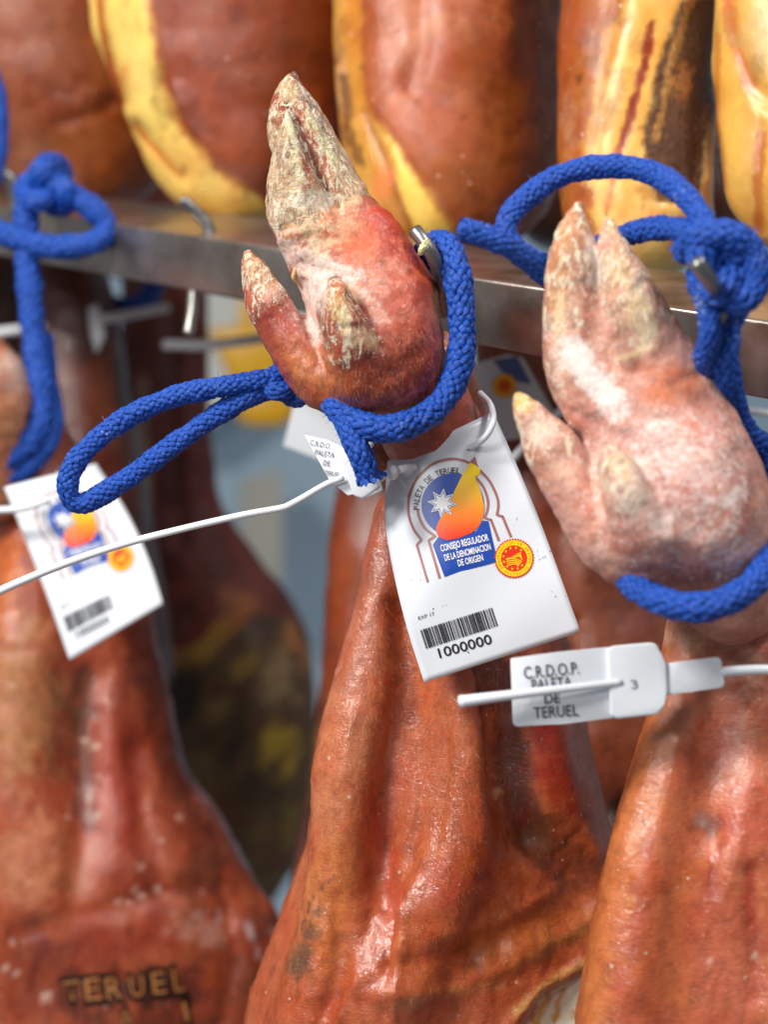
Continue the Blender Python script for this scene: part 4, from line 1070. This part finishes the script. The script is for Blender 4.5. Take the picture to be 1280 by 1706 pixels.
# burnt brand, laid on the rind
bv = BVHTree.FromPolygons([tuple(p) for p in V], [tuple(f) for f in F])
def on_skin(x, y, lift):
    o = Q(x, y, 0.3); d = Vector(Q(x, y, 1.0)).normalized()
    h = bv.ray_cast(Vector(o), d)
    p = np.array(h[0]) if h[0] is not None else Q(x, y, zll)
    return p - np.array(d) * lift
burn = []
def brand_layer(bold, colr, lift, grow):
    ink = Ink()
    for chx, x0, y0, w, h in (('T', 104, 1672, 34, 40), ('E', 141, 1671, 32, 44), ('R', 176, 1669, 30, 44), ('U', 216, 1665, 28, 42), ('E', 253, 1660, 28, 44), ('L', 288, 1656, 24, 46), ('A', 196, 1716, 30, 36), ('I', 306, 1706, 12, 40)):
        ink.add(place_text(chx, x0 - grow, y0 + grow, x0 + w + grow, y0 + grow - w * .1, h + 2 * grow, bold), colr, 0, 10)
    v = np.concatenate(ink.V)
    P = np.array([on_skin(x, y, lift) for x, y in v])
    Fs = []
    for f in ink.F:
        nz = np.cross(P[f[1]] - P[f[0]], P[f[2]] - P[f[0]])[2]; Fs.append(f if nz > 0 else f[::-1])
    return mesh_obj('brand_lettering', P, Fs, M['print'], left, col=np.concatenate(ink.C))
brand_layer(0.05, (40, 16, 10), .0006, 2)
brand_layer(-0.006, (184, 122, 66), .0010, -3)

# ---- hams further back
BG = 'hams hanging behind the front row'
def back_ham(label, chains, z0, base, bvar, strokes, seed, mat='leg', voxel=.0045, relief=()):
    t = thing('cured_ham', label, 'ham', Q(chains[0]['pts'][-1][0], chains[0]['pts'][-1][1], z0), BG)
    V, F = build_body(chains, z0, voxel, 24, 8)
    V = relax(V, F, 2); V = rough_up(V, F, z0, 6, 70, seed)
    if relief: V = sculpt(V, F, list(relief), z0)
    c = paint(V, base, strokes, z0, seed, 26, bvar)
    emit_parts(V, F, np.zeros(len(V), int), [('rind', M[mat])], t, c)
    return t
back_ham('dark mouldy ham with black and yellow patches, between the left and centre hams',
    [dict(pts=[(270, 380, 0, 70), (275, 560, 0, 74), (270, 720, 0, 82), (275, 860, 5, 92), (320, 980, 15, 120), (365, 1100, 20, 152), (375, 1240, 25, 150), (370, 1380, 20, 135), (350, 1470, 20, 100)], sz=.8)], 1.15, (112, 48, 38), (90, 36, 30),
    [('l', [(236, 640), (238, 740), (240, 840)], 14, (150, 128, 108), .8, .5), ('l', [(288, 520), (290, 700), (300, 900)], 20, (70, 26, 24), .7, .6), ('e', 330, 800, 26, 110, -6, (96, 40, 36), .8, .6), ('e', 300, 880, 30, 60, 0, (120, 60, 52), .6, .8),
     ('p', [(230, 1110), (380, 1060), (430, 1010), (540, 1060), (560, 1500), (250, 1520)], 20, (92, 74, 44), .85, 1.), ('e', 290, 1040, 40, 30, 0, (92, 58, 44), .7, .8), ('l', [(270, 1105), (340, 1085), (380, 1040)], 18, (176, 134, 60), .9, .6), ('e', 400, 1010, 36, 26, 20, (166, 94, 36), .85, .7),
     ('e', 445, 1040, 30, 24, 0, (40, 28, 20), .8, .7), ('e', 500, 1080, 16, 40, -25, (170, 110, 56), .8, .8), ('e', 410, 1110, 26, 20, 0, (160, 130, 60), .8, .9), ('e', 465, 1130, 34, 50, 0, (150, 126, 90), .75, .9), ('e', 460, 1240, 40, 46, 0, (190, 156, 44), .85, .9), ('e', 300, 1160, 40, 60, 0, (26, 22, 18), .8, .6), ('e', 340, 1300, 40, 50, 0, (120, 98, 60), .7, 1.), ('e', 360, 1180, 30, 30, 0, (140, 116, 74), .6, 1.), ('e', 390, 1240, 24, 60, 10, (40, 32, 24), .7, 1.), ('e', 440, 1400, 30, 50, 0, (120, 96, 44), .7, 1.), ('e', 480, 1380, 20, 60, 10, (130, 108, 36), .8, .9), ('e', 420, 1320, 30, 40, 0, (56, 44, 14), .7, .9), ('e', 490, 1440, 20, 26, 0, (74, 60, 24), .7, .9)],
    71, 'mould', relief=[('l', [(288, 500), (290, 700), (300, 900)], 14, -12), ('l', [(380, 1060), (300, 1110)], 20, -8)])
back_ham('dark red leg under the rail behind the left blue rope',
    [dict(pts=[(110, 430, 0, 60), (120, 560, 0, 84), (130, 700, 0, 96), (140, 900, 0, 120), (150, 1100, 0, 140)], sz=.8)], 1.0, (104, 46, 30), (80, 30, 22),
    [('e', 170, 640, 30, 100, 0, (120, 62, 34), .6, .7), ('e', 90, 520, 50, 60, 0, (96, 34, 26), .7, .6), ('l', [(205, 560), (210, 760)], 12, (58, 26, 22), .7, .6)], 73)
back_ham('orange-brown ham close behind the left side of the centre ham',
    [dict(pts=[(650, 600, 0, 46), (642, 700, 0, 60), (645, 820, 0, 88), (652, 960, 0, 108), (652, 1120, 0, 118), (648, 1280, 0, 132), (640, 1500, 0, 160)], sz=.8)], 0.90, (150, 72, 34), (136, 58, 26),
    [('e', 570, 1000, 20, 120, 0, (170, 80, 34), .7, .6), ('e', 600, 860, 20, 60, 0, (120, 50, 34), .6, .6), ('e', 530, 1270, 20, 70, 0, (196, 138, 20), .9, .4), ('e', 620, 1150, 40, 80, 0, (160, 76, 30), .6, .6)], 75)
back_ham('brown ham with a dark hole, between the centre ham and the right ham',
    [dict(pts=[(850, 560, 0, 60), (880, 680, 0, 90), (920, 820, 0, 140), (950, 980, 0, 190), (970, 1150, 0, 230), (980, 1350, 0, 260), (980, 1600, 0, 300)], sz=.6)], 0.775, (150, 78, 50), (140, 66, 38),
    [('e', 1040, 1350, 30, 36, 20, (34, 16, 10), .95, .3), ('e', 960, 1150, 60, 100, 0, (156, 84, 46), .6, .6), ('e', 900, 1000, 30, 140, -20, (110, 52, 36), .7, .6), ('e', 930, 700, 50, 80, 0, (110, 44, 26), .8, .5), ('e', 1000, 950, 30, 80, -10, (116, 60, 40), .6, .7), ('e', 960, 1060, 10, 10, 0, (196, 150, 120), .5, .5), ('e', 1070, 1250, 40, 80, 0, (160, 80, 44), .6, .6)], 77,
    relief=[('e', 1022, 1345, 20, 26, 20, -14), ('l', [(930, 880), (960, 1050), (970, 1200)], 26, -8)], voxel=.003)
back_ham('dark brown ham seen under the rail just left of the right trotter',
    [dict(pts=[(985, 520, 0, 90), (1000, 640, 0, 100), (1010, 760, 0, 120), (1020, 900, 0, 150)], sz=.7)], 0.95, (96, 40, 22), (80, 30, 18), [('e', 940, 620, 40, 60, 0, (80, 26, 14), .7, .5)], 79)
for lb, cx, z in (('dim ham in the dark gap under the rail at the far left', -30, 1.12),):
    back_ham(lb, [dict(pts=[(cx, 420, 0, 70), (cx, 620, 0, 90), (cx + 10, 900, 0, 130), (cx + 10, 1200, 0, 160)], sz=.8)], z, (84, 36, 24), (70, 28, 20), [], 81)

for lb, cx, z, r in (('added dark ham behind the top row, filling the gap left of the yellow-edged ham', 215, 1.22, 150), ('added dark ham behind the top row, behind the tallest trotter', 590, 1.12, 120), ('added dark ham behind the top row, behind the rope bow', 935, .98, 100), ('added dark ham behind the top row, beside the knot at top right', 1195, .88, 80)):
    back_ham(lb, [dict(pts=[(cx, -300, 0, r), (cx, 100, 0, r), (cx, 330, 0, r * .9)], sz=.8)], z, (70, 36, 20), (58, 28, 16), [], int(cx), voxel=.006)  # dark hams added; their colour supplies the darkness between the upper hams
# ================================================================== ROPES
RG = 'blue braided ropes tying the trotters'
t = thing('blue_rope', 'blue rope round the centre trotter with a long loop pulled out to the left', 'rope', Q(640, 720, .575), RG)
z = .575
rope_part('sling', [(704, 452, 110), (712, 420, 80), (736, 404, 50), (752, 422, 20), (763, 466, 0), (770, 530, 0), (768, 595, 0), (752, 645, -10), (722, 684, -30), (680, 708, -48), (640, 715, -52), (600, 706, -44), (568, 684, -20), (546, 655, 30), (536, 630, 80), (560, 600, 160)], z, 24, t, 1)
rope_part('tail', [(556, 668, 20), (574, 700, -30), (592, 738, -46), (606, 770, -44), (617, 800, -36)], z, 21, t, 2, fray=(False, True))
rope_part('loop', [(520, 640, 50), (490, 628, 30), (440, 634, 10), (370, 644, 0), (290, 661, 0), (215, 694, 0), (155, 738, 0), (122, 776, 0), (112, 810, 2), (120, 834, 8), (140, 838, 12), (172, 822, 14), (230, 785, 14), (300, 733, 14), (370, 686, 14), (430, 656, 16), (490, 642, 40), (520, 640, 60)], z * 1.02, 18.5, t, 3)
rope_part('knot', knot_pts(482, 632, 32, 38, 20, 20, 20, .4), z * 1.02, 17, t, 4)
t = thing('blue_rope', 'blue rope with a big round bow loop and fat knot above the right trotter', 'rope', Q(1200, 440, .49), RG)
z = .50
rope_part('bow', [(1215, 440, 20), (1185, 392, 10), (1150, 335, 50), (1092, 290, 110), (1015, 277, 150), (935, 292, 160), (875, 332, 150), (846, 368, 140), (848, 402, 140), (890, 436, 130), (945, 440, 170), (1000, 412, 170), (1055, 388, 140), (1110, 380, 80), (1165, 392, 20), (1215, 430, 0)], z, 21.5, t, 5)
rope_part('tail', [(766, 381, 80), (805, 392, 84), (850, 412, 96), (890, 440, 130), (930, 475, 170), (960, 500, 190)], z, 21, t, 6, fray=(True, False))
rope_part('knot', knot_pts(1205, 440, 50, 52, -30, 26, -10, .2), z, 27, t, 7)
rope_part('knot_wrap', [(1140, 420, 10), (1165, 396, -40), (1215, 392, -56), (1255, 420, -50), (1262, 468, -40), (1235, 500, -30), (1200, 490, 10)], z, 25, t, 17)
rope_part('sling', [(1165, 470, 0), (1180, 510, -5), (1184, 560, 5), (1176, 610, 60), (1190, 680, 140)], z, 21, t, 8)
rope_part('sling', [(1235, 490, -10), (1215, 540, -10), (1207, 600, 0), (1216, 650, 40), (1240, 720, 120), (1285, 760, 140), (1300, 840, 80), (1296, 905, 0), (1262, 966, -60), (1205, 1004, -84), (1145, 1012, -80), (1090, 996, -50), (1052, 966, 10), (1040, 930, 80)], z * 1.02, 25, t, 9)
t = thing('blue_rope', 'blue rope hanging from a bow knot at the left edge, in front of the rail', 'rope', Q(60, 400, .80), RG)
z = .80
rope_part('bow', [(70, 300, 0), (105, 318, -10), (150, 345, -8), (176, 372, -5), (168, 398, -8), (130, 410, -10), (85, 412, -14), (40, 402, -10), (-10, 384, 0), (-60, 360, 20)], z, 20.5, t, 10)
rope_part('knot', knot_pts(80, 312, 38, 38, 10, 22, 0, .3), z, 21, t, 11)
rope_part('sling', [(60, 300, 10), (44, 350, 0), (44, 420, 0), (50, 500, 0), (58, 580, 0), (68, 650, -4), (66, 705, -6), (40, 745, -10), (-10, 778, -20), (-60, 790, -20)], z, 21, t, 12)
rope_part('sling', [(70, 560, 30), (80, 640, 20), (88, 700, 12), (74, 748, 6), (40, 782, 0), (-10, 806, -10), (-60, 815, -10)], z, 18, t, 13)
t = thing('blue_rope', 'end of another blue rope at the left edge beside the top brown ham', 'rope', Q(0, 220, .84), RG)
rope_part('strand', [(-20, 120, 0), (-6, 165, 0), (-4, 220, 0), (-10, 280, 0), (-24, 320, 0)], .84, 18, t, 14)
t = thing('blue_rope', 'blurred dark blue rope behind the rail above the left white cable', 'rope', Q(210, 500, 1.02), RG)
rope_part('sling', [(140, 470, 40), (166, 500, 0), (208, 514, -20), (246, 496, 0), (262, 450, 40)], 1.02, 19, t, 15)

# ================================================================== TAGS
class TagSurf:
    def __init__(s, Lp, Rp, zfun): s.L = np.array(Lp, float); s.R = np.array(Rp, float); s.zf = zfun; s.k = np.linspace(0, 1, len(Lp))
    def px(s, u, t):
        lx, ly = np.interp(t, s.k, s.L[:, 0]), np.interp(t, s.k, s.L[:, 1]); rx, ry = np.interp(t, s.k, s.R[:, 0]), np.interp(t, s.k, s.R[:, 1])
        return lx * (1 - u) + rx * u, ly * (1 - u) + ry * u
    def at(s, u, t, lift=0.0):
        x, y = s.px(u, t); return Q(x, y, s.zf(u, t) - lift)
    def inv(s, x, y):
        g = np.linspace(-.02, 1.02, 90); U, T = np.meshgrid(g, g, indexing='ij'); X, Y = s.px(U.ravel(), T.ravel())
        u = np.zeros(len(x)); t = np.zeros(len(x))
        for i in range(0, len(x), 400):
            d = (x[i:i + 400, None] - X) ** 2 + (y[i:i + 400, None] - Y) ** 2; j = d.argmin(1); u[i:i + 400] = U.ravel()[j]; t[i:i + 400] = T.ravel()[j]
        for _ in range(8):
            x0, y0 = s.px(u, t); e = 1e-3
            xu, yu = s.px(u + e, t); xt, yt = s.px(u, np.clip(t + e, 0, 1)); xt2, yt2 = s.px(u, np.clip(t - e, 0, 1))
            a, b2, c2, d2 = (xu - x0) / e, (xt - xt2) / (2 * e), (yu - y0) / e, (yt - yt2) / (2 * e)
            det = a * d2 - b2 * c2; det = np.where(np.abs(det) < 1e-6, 1e-6, det)
            dx, dy = x - x0, y - y0
            u = u + (d2 * dx - b2 * dy) / det; t = np.clip(t + (-c2 * dx + a * dy) / det, 0.001, .999)
        return u, t

def smooth_curve(pts, n=15): return catmull(np.array([(x, y, 0) for x, y in pts], float), n)[:, :2]
REF = TagSurf(smooth_curve([(707, 1137), (678, 1045), (655, 950), (641, 860), (646, 768)]), smooth_curve([(968, 1053), (936, 965), (903, 875), (864, 780), (822, 686)]),
              lambda u, t: 0.5765 + 0.010 * t + 0.040 * np.clip(.5 - u, 0, 1) ** 2 * smooth(.1, 1, t) * 1.3 + 0.010 * np.clip(u - .6, 0, 1) ** 2 * 3 * t - .002 * np.sin(np.pi * np.clip(t, 0, 1)) + .0005 * np.sin(9 * u + 5 * t) + .0004 * np.sin(13 * t - 4 * u))

def zz(x, y): return (640 + x / 3.765, 740 + y / 3.765)     # traced from an enlargement of the tag
def zs(pts): return [zz(*p) for p in pts]
MAUVE, BLUE, INK, WHT = (168, 104, 104), (26, 72, 168), (34, 34, 42), (238, 240, 242)

def arc_pts(pts, n=24): return smooth_curve(zs(pts), n)
def star_poly(cx, cy, ro, ri, n=8, rot=0):
    return [zz(cx + (ro if i % 2 == 0 else ri) * math.sin(rot + math.pi * i / n), cy - (ro if i % 2 == 0 else ri) * math.cos(rot + math.pi * i / n)) for i in range(2 * n)]
def disc(cx, cy, r, n=48): return [zz(cx + r * math.cos(2 * math.pi * i / n), cy + r * math.sin(2 * math.pi * i / n)) for i in range(n)]

def emblem_ink():
    k = Ink(); w = 16 / 3.765
    k.add(stroke_poly(arc_pts([(235, 600), (190, 540), (160, 465), (152, 395), (163, 310), (215, 205), (310, 122), (420, 92), (500, 104), (540, 122)], 40), w), MAUVE, 0)
    k.add(stroke_poly(np.array(zs([(238, 596), (206, 632), (275, 866)])), w), MAUVE, 0)
    k.add(stroke_poly(arc_pts([(600, 160), (665, 235), (710, 330), (718, 390), (708, 446)], 20), w), MAUVE, 0)
    k.add(stroke_poly(np.array(zs([(706, 440), (745, 455), (798, 582)])), w), MAUVE, 0)
    k.add(stroke_poly(arc_pts([(211, 408), (222, 462), (258, 528), (322, 578)], 16), w), MAUVE, 0)
    k.add(stroke_poly(np.array(zs([(325, 574), (280, 604), (350, 842)])), w), MAUVE, 0)
    k.add(stroke_poly(arc_pts([(580, 212), (625, 270), (652, 350), (650, 410), (630, 465)], 16), w), MAUVE, 0)
    k.add(stroke_poly(np.array(zs([(630, 462), (672, 476), (722, 606)])), w), MAUVE, 0)
    k.add(tri_fill(zs([(570, 78), (597, 158), (532, 116)])), MAUVE, 1)
    k.add(tri_fill(disc(432, 380, 197)), BLUE, 1)
    k.add(tri_fill(zs([(306, 632), (344, 578), (380, 600), (580, 545), (622, 478), (656, 484), (712, 735), (380, 832)])), BLUE, 1)
    ham = zs([(540, 115), (572, 130), (606, 160), (600, 190), (570, 205), (590, 250), (612, 310), (630, 390), (622, 450), (600, 510), (550, 556), (470, 588), (400, 602), (362, 592), (335, 570), (325, 530), (345, 480), (390, 395), (430, 320), (480, 215)])
    def grad(x, y):
        t = np.clip((y - (740 + 140 / 3.765)) / (440 / 3.765), 0, 1)
        return np.array([np.interp(t, [0, .45, .78, 1], q) for q in ([250, 250, 250, 232], [222, 178, 110, 52], [16, 14, 16, 22])])
    k.add(tri_fill(ham), grad, 3, 7)
    k.add(tri_fill(star_poly(366, 370, 98, 54, 8, .1)), BLUE, 4)
    k.add(tri_fill(star_poly(366, 370, 94, 51, 8, .1)), WHT, 5); k.add(tri_fill(star_poly(366, 370, 80, 42, 8, .1)), BLUE, 6); k.add(tri_fill(star_poly(366, 370, 70, 37, 8, .1)), WHT, 7)
    return k
def lettering_ink():
    k = Ink()
    for s, p, h in (('CONSEJO REGULADOR', (360, 674, 660, 602), 42), ('DE LA DENOMINACION', (384, 732, 674, 660), 40), ('DE ORIGEN', (468, 766, 626, 728), 40)):
        a, b2 = zz(p[0], p[1]), zz(p[2], p[3]); k.add(place_text(s, *a, *b2, h / 3.765, 0.022), WHT, 3)
    s = 'PALETA DE TERUEL'
    for i, chx in enumerate(s):
        if chx == ' ': continue
        an = math.radians(183 - i * (183 - 80) / 15.0); rb = 207
        cx, cy = 428 + rb * math.cos(an), 388 - rb * math.sin(an); dx, dy = math.sin(an), math.cos(an)
        hw = 12 if chx not in 'I' else 5
        k.add(place_text(chx, *zz(cx - dx * hw, cy - dy * hw), *zz(cx + dx * hw, cy + dy * hw), 36 / 3.765, .015), (56, 48, 56), 1)
    a, b2 = zz(218, 1102), zz(318, 1072); k.add(place_text('EXP 17', *a, *b2, 21 / 3.765), INK, 1)
    a, b2 = zz(350, 1342), zz(682, 1248); k.add(place_text('1000000', *a, *b2, 62 / 3.765, 0.012), INK, 1)
    return k
def barcode_ink():
    k = Ink(); r = random.Random(3); t = 0.0
    tl, tr, bl, br = [np.array(zz(*p)) for p in ((226, 1166), (684, 1022), (264, 1284), (722, 1138))]
    while t < .985:
        w = r.choice((.006, .006, .010, .010, .016, .022)); e = min(1, t + w)
        q = [tl + (tr - tl) * t, tl + (tr - tl) * e, bl + (br - bl) * e, bl + (br - bl) * t]
        k.add((np.array(q), [[0, 1, 2, 3]]), INK, 1, 20); t = e + r.choice((.006, .007, .010, .014))
    return k
def mark_ink():
    k = Ink(); cx, cy = 817, 716; RD, YL = (222, 48, 24), (250, 208, 20)
    k.add(tri_fill([zz(cx + (128 if i % 2 else 117) * math.cos(math.pi * i / 44), cy + (128 if i % 2 else 117) * math.sin(math.pi * i / 44)) for i in range(88)]), RD, 1)
    k.add(tri_fill(disc(cx, cy, 114)), YL, 2); k.add(tri_fill(disc(cx, cy, 82)), RD, 3)
    for i in range(12):
        a = 2 * math.pi * (i + .35) / 12; sx, sy = cx + 67 * math.cos(a), cy + 67 * math.sin(a)
        if math.cos(a) > .75 and abs(math.sin(a)) < .6: continue
        k.add(tri_fill(star_poly(sx, sy, 9.5, 4.2, 5)), YL, 4)
    for j in range(4):
        k.add(stroke_poly(arc_pts([(cx - 52 + j * 3, cy + 6 + j * 13), (cx - 10 + j * 4, cy + 2 + j * 11), (cx + 30 - j * 2, cy + 10 + j * 11), (cx + 48 - j * 8, cy + 24 + j * 9)], 10), 1.6), YL, 4)
    for j in range(5):
        k.add(stroke_poly(arc_pts([(cx - 46 + j * 16, cy + 2 - j * 2), (cx - 10 + j * 12, cy - 8 - j * 3), (cx + 26 + j * 5, cy - 30 + j * 8), (cx + 44 + j * 2, cy - 36 + j * 12)], 10), 1.3), YL, 4)
    s = 'DENOMINACION DE ORIGEN PROTEGIDA '
    for i, chx in enumerate(s):
        if chx == ' ': continue
        an = math.radians(215 - i * 360 / len(s)); rb = 90; px_, py_ = cx + rb * math.cos(an), cy - rb * math.sin(an); dx, dy = math.sin(an), math.cos(an)
        hw = 6 if chx != 'I' else 2.4
        k.add(place_text(chx, *zz(px_ - dx * hw, py_ - dy * hw), *zz(px_ + dx * hw, py_ + dy * hw), 17 / 3.765), (196, 140, 20), 3)
    return k

TG = 'white paper tags on the hams'
def make_tag(label, surf, loc):
    t = thing('paper_tag', label, 'tag', loc, TG)
    nu, nv = 30, 40
    U, T = np.meshgrid(np.linspace(0, 1, nu), np.linspace(0, 1, nv), indexing='ij')
    P = surf.at(U.ravel(), T.ravel())
    f = [[i * nv + j, (i + 1) * nv + j, (i + 1) * nv + j + 1, i * nv + j + 1] for i in range(nu - 1) for j in range(nv - 1)]
    o = mesh_obj('card', P, f, M['paper'], t)
    md = o.modifiers.new('thickness', 'SOLIDIFY'); md.thickness = 0.0004; md.offset = -1
    nz = np.cross(P[f[0][1]] - P[f[0][0]], P[f[0][2]] - P[f[0][0]])[2]
    if nz < 0: md.offset = 1
    def sf(x, y, lift):
        u, tt = REF.inv(x, y); return surf.at(u, tt, lift)
    for nm, k in (('emblem', emblem_ink()), ('lettering', lettering_ink()), ('barcode', barcode_ink()), ('quality_mark', mark_ink())):
        k.build(nm, sf, t)
    return t
tagc = make_tag('large sharp white tag with emblem and barcode, on the centre ham', REF, Q(740, 740, .59))
k = Ink(); r_s = random.Random(12)
for (x, y, n_) in ((906, 926, 6), (792, 1078, 7), (735, 1010, 3), (930, 990, 3), (700, 960, 3), (860, 870, 3)):
    for _ in range(n_):
        a, b2 = x + r_s.uniform(-14, 14), y + r_s.uniform(-9, 9); q = r_s.uniform(.5, 1.5)
        k.add((np.array([(a - q, b2), (a, b2 - q), (a + q, b2), (a, b2 + q)]), [[0, 1, 2, 3]]), (90, 84, 80), 1)
k.build('specks', lambda x_, y_, lift: REF.at(*REF.inv(x_, y_), lift), tagc)['kind'] = 'stuff'
hole = plain_mat('hole_dark', (46, 36, 34), .8)
for (x, y, an) in ((690, 779, 20), (783, 747, 40)):
    pts = [(x + 5 * math.cos(a) * math.cos(an) - 3 * math.sin(a) * math.sin(an), y + 4 * math.sin(a)) for a in np.linspace(0, 6.283, 14, endpoint=False)]
    k = Ink(); k.add(tri_fill(pts), (50, 40, 38), 1); 
    def sf(x_, y_, lift):
        u, tt = REF.inv(x_, y_); return REF.at(u, tt, lift)
    k.build('punched_hole', sf, tagc)
LT = TagSurf(smooth_curve([(115, 1100), (88, 1022), (60, 948), (32, 876), (6, 812)]), smooth_curve([(272, 1006), (253, 944), (228, 884), (200, 832), (160, 772)]),
             lambda u, t: 0.742 + 0.03 * (1 - u) * 0 + 0.012 * t + 0.035 * np.clip(u - .35, 0, 1) ** 2 * (0.4 + .6 * t))
make_tag('smaller blurred white tag crossed by a white cable, on the left ham', LT, Q(90, 800, .76))
# tags further back, printed side partly hidden
def plain_tag(label, poly, z, tilt, decals):
    t = thing('paper_tag', label, 'tag', Q(poly[0][0], poly[0][1], z), TG)
    prism_part('card', poly, z, .0005, M['paper'], t, bevel=0, tilt=tilt)
    ax, ay = poly[0]
    for nm, pl, cc, h in decals:
        k = Ink(); k.add(tri_fill(pl), cc, h); k.build(nm, lambda x, y, lift: Q(x, y, z + tilt[0] * (x - ax) + tilt[1] * (y - ay) - lift - .0002), t)
circ = lambda x, y, r: [(x + r * math.cos(a), y + r * math.sin(a)) for a in np.linspace(0, 6.283, 28, endpoint=False)]
plain_tag('blurred white tag with an orange round mark, behind the right dewclaw', [(770, 612), (846, 590), (872, 596), (925, 690), (905, 725), (800, 740)], .735, (0, 0),
          [('print_block', [(822, 600), (862, 594), (886, 640), (850, 634)], (84, 104, 160), 1), ('quality_mark', circ(841, 643, 20), (250, 180, 30), 2), ('quality_mark', circ(841, 643, 11), (226, 96, 24), 3)])
plain_tag('blurred blank white tag behind the tail of the centre rope', [(490, 672), (560, 640), (640, 680), (600, 790), (545, 770), (472, 742)], .80, (0, 0), [])

# ================================================================== SEALS AND WHITE CABLES
SG = 'white plastic seals and cables'
seal = thing('plastic_seal', 'sharp white plastic seal with four lines of lettering, in front of the right ham', 'seal', Q(1010, 1140, .53), SG)
zs0 = .520
prism_part('plate', [(851, 1097), (930, 1086), (1016, 1078), (1024, 1197), (940, 1206), (862, 1211), (855, 1206)], zs0, .0016, M['plastic'], seal, bevel=.0005)
prism_part('block', [(1012, 1081), (1020, 1076), (1086, 1070), (1096, 1074), (1103, 1090), (1112, 1104), (1114, 1156), (1108, 1172), (1104, 1184), (1094, 1191), (1028, 1198), (1018, 1192)], zs0 - .0022, .0052, M['plastic'], seal, bevel=.0008)
prism_part('neck', [(1108, 1106), (1140, 1101), (1196, 1094), (1203, 1099), (1208, 1139), (1203, 1147), (1150, 1153), (1110, 1159)], zs0 - .001, .0032, M['plastic'], seal, bevel=.0006)
tube_part('cable', [(1200, 1120, 0), (1235, 1117, 0), (1290, 1116, 0), (1380, 1125, 10), (1460, 1110, 60)], zs0 + .0006, 8.5, M['plastic'], seal, 14)
tube_part('cable_end', [(766, 1169, -34), (850, 1158, -26), (950, 1146, -17), (1036, 1136, -8)], zs0, [10, 8, 7, 6], M['plastic'], seal, 14)
k = Ink()
for s, p, h in (('C.R.D.O.P.', (874, 1131, 966, 1122), 20), ('PALETA', (887, 1151, 954, 1145), 19), ('DE', (908, 1173, 934, 1171), 18), ('TERUEL', (890, 1197, 965, 1192), 19)):
    k.add(place_text(s, *p[:2], *p[2:], h, 0.004), (52, 58, 76), 1)
k.build('lettering', lambda x, y, lift: Q(x, y, zs0 - lift - .0001), seal)
k = Ink(); k.add(place_text('3', 1053, 1148, 1064, 1146, 15), (120, 124, 134), 1); k.build('lettering', lambda x, y, lift: Q(x, y, zs0 - .0022 - lift), seal)

seal2 = thing('plastic_seal', 'small white seal with a long thin cable, left of the large tag', 'seal', Q(600, 790, .58), SG)
zs1 = .585
prism_part('plate', [(506, 724), (548, 733), (588, 752), (596, 822), (580, 826), (550, 802)], zs1, .0016, M['plastic'], seal2, bevel=.0004, tilt=(-.00005, 0))
prism_part('block', [(564, 752), (592, 738), (606, 752), (634, 812), (604, 832), (588, 826)], zs1 - .006, .006, M['plastic'], seal2, bevel=.0009, back_shift=(4, -2))
prism_part('block', [(604, 752), (626, 770), (640, 818), (606, 832), (592, 790)], zs1 - .0055, .006, M['plastic'], seal2, bevel=.0009)
tube_part('cable', [(572, 796, -26), (545, 806, -20), (505, 829, -14), (488, 838, -12), (470, 846, -12), (400, 859, -10), (300, 882, -6), (200, 908, 0), (100, 942, 6), (0, 984, 12), (-90, 1030, 20)], zs1, [5.5, 6, 6, 6.5, 7, 7], M['plastic'], seal2, 14, n=80)
k = Ink()
for s, p, h in (('C.R.D.O.', (516, 741, 550, 748), 9), ('PALETA', (524, 757, 556, 763), 9), ('DE', (538, 775, 549, 777), 9), ('TERUEL', (540, 791, 566, 795), 8)):
    k.add(place_text(s, *p[:2], *p[2:], h), (90, 92, 98), 1)
k.build('lettering', lambda x, y, lift: Q(x, y, zs1 - .00005 * (x - 506) - lift - .0002), seal2)
tie = thing('cable_tie', 'white ring of cable threaded through the holes of the large tag', 'cable', Q(800, 720, .58), SG)
tube_part('ring', [(783, 745, 5), (797, 738, -16), (812, 724, -22), (821, 706, -18), (822, 690, 0), (816, 672, 30), (800, 655, 60)], .583, 5.6, M['plastic'], tie, 12)
tube_part('ring', [(690, 778, 8), (672, 781, -12), (655, 786, -10), (640, 792, 0), (630, 800, 14)], .583, 7, M['plastic'], tie, 12)
mesh_obj('head', gv * [11, 13, 11] * A * .58 + Q(654, 787, .577), gf, M['plastic'], tie)
for lb, pts, zq, r in (
        ('blurred white cable crossing behind the left rope under the rail', [(-60, 562), (40, 548), (120, 538), (200, 527), (280, 512)], .98, 8),
        ('short blurred white cable end in front of the yellow bin', [(272, 574), (340, 575), (420, 566), (480, 556)], .93, 9),
        ('white cable at the left picture edge below the smaller tag top', [(-60, 852), (0, 850), (40, 846), (82, 832)], .738, 6),
        ('blurred grey cable behind the right dewclaw', [(850, 770), (900, 715), (950, 672)], .72, 7),
        ('blurred white cable behind the left dewclaw tip of right ham', [(1230, 682), (1290, 690), (1350, 700)], .72, 6)):
    o = tube_part('white_cable', pts, zq, r, M['plastic'], None, 10); props(o, lb, 'cable', SG)
o = prism_part('plastic_seal', [(146, 512), (164, 506), (176, 560), (160, 590), (150, 560)], .975, .006, M['plastic'], bevel=.001)
props(o, 'blurred white seal on the cable behind the left rope', 'seal', SG)
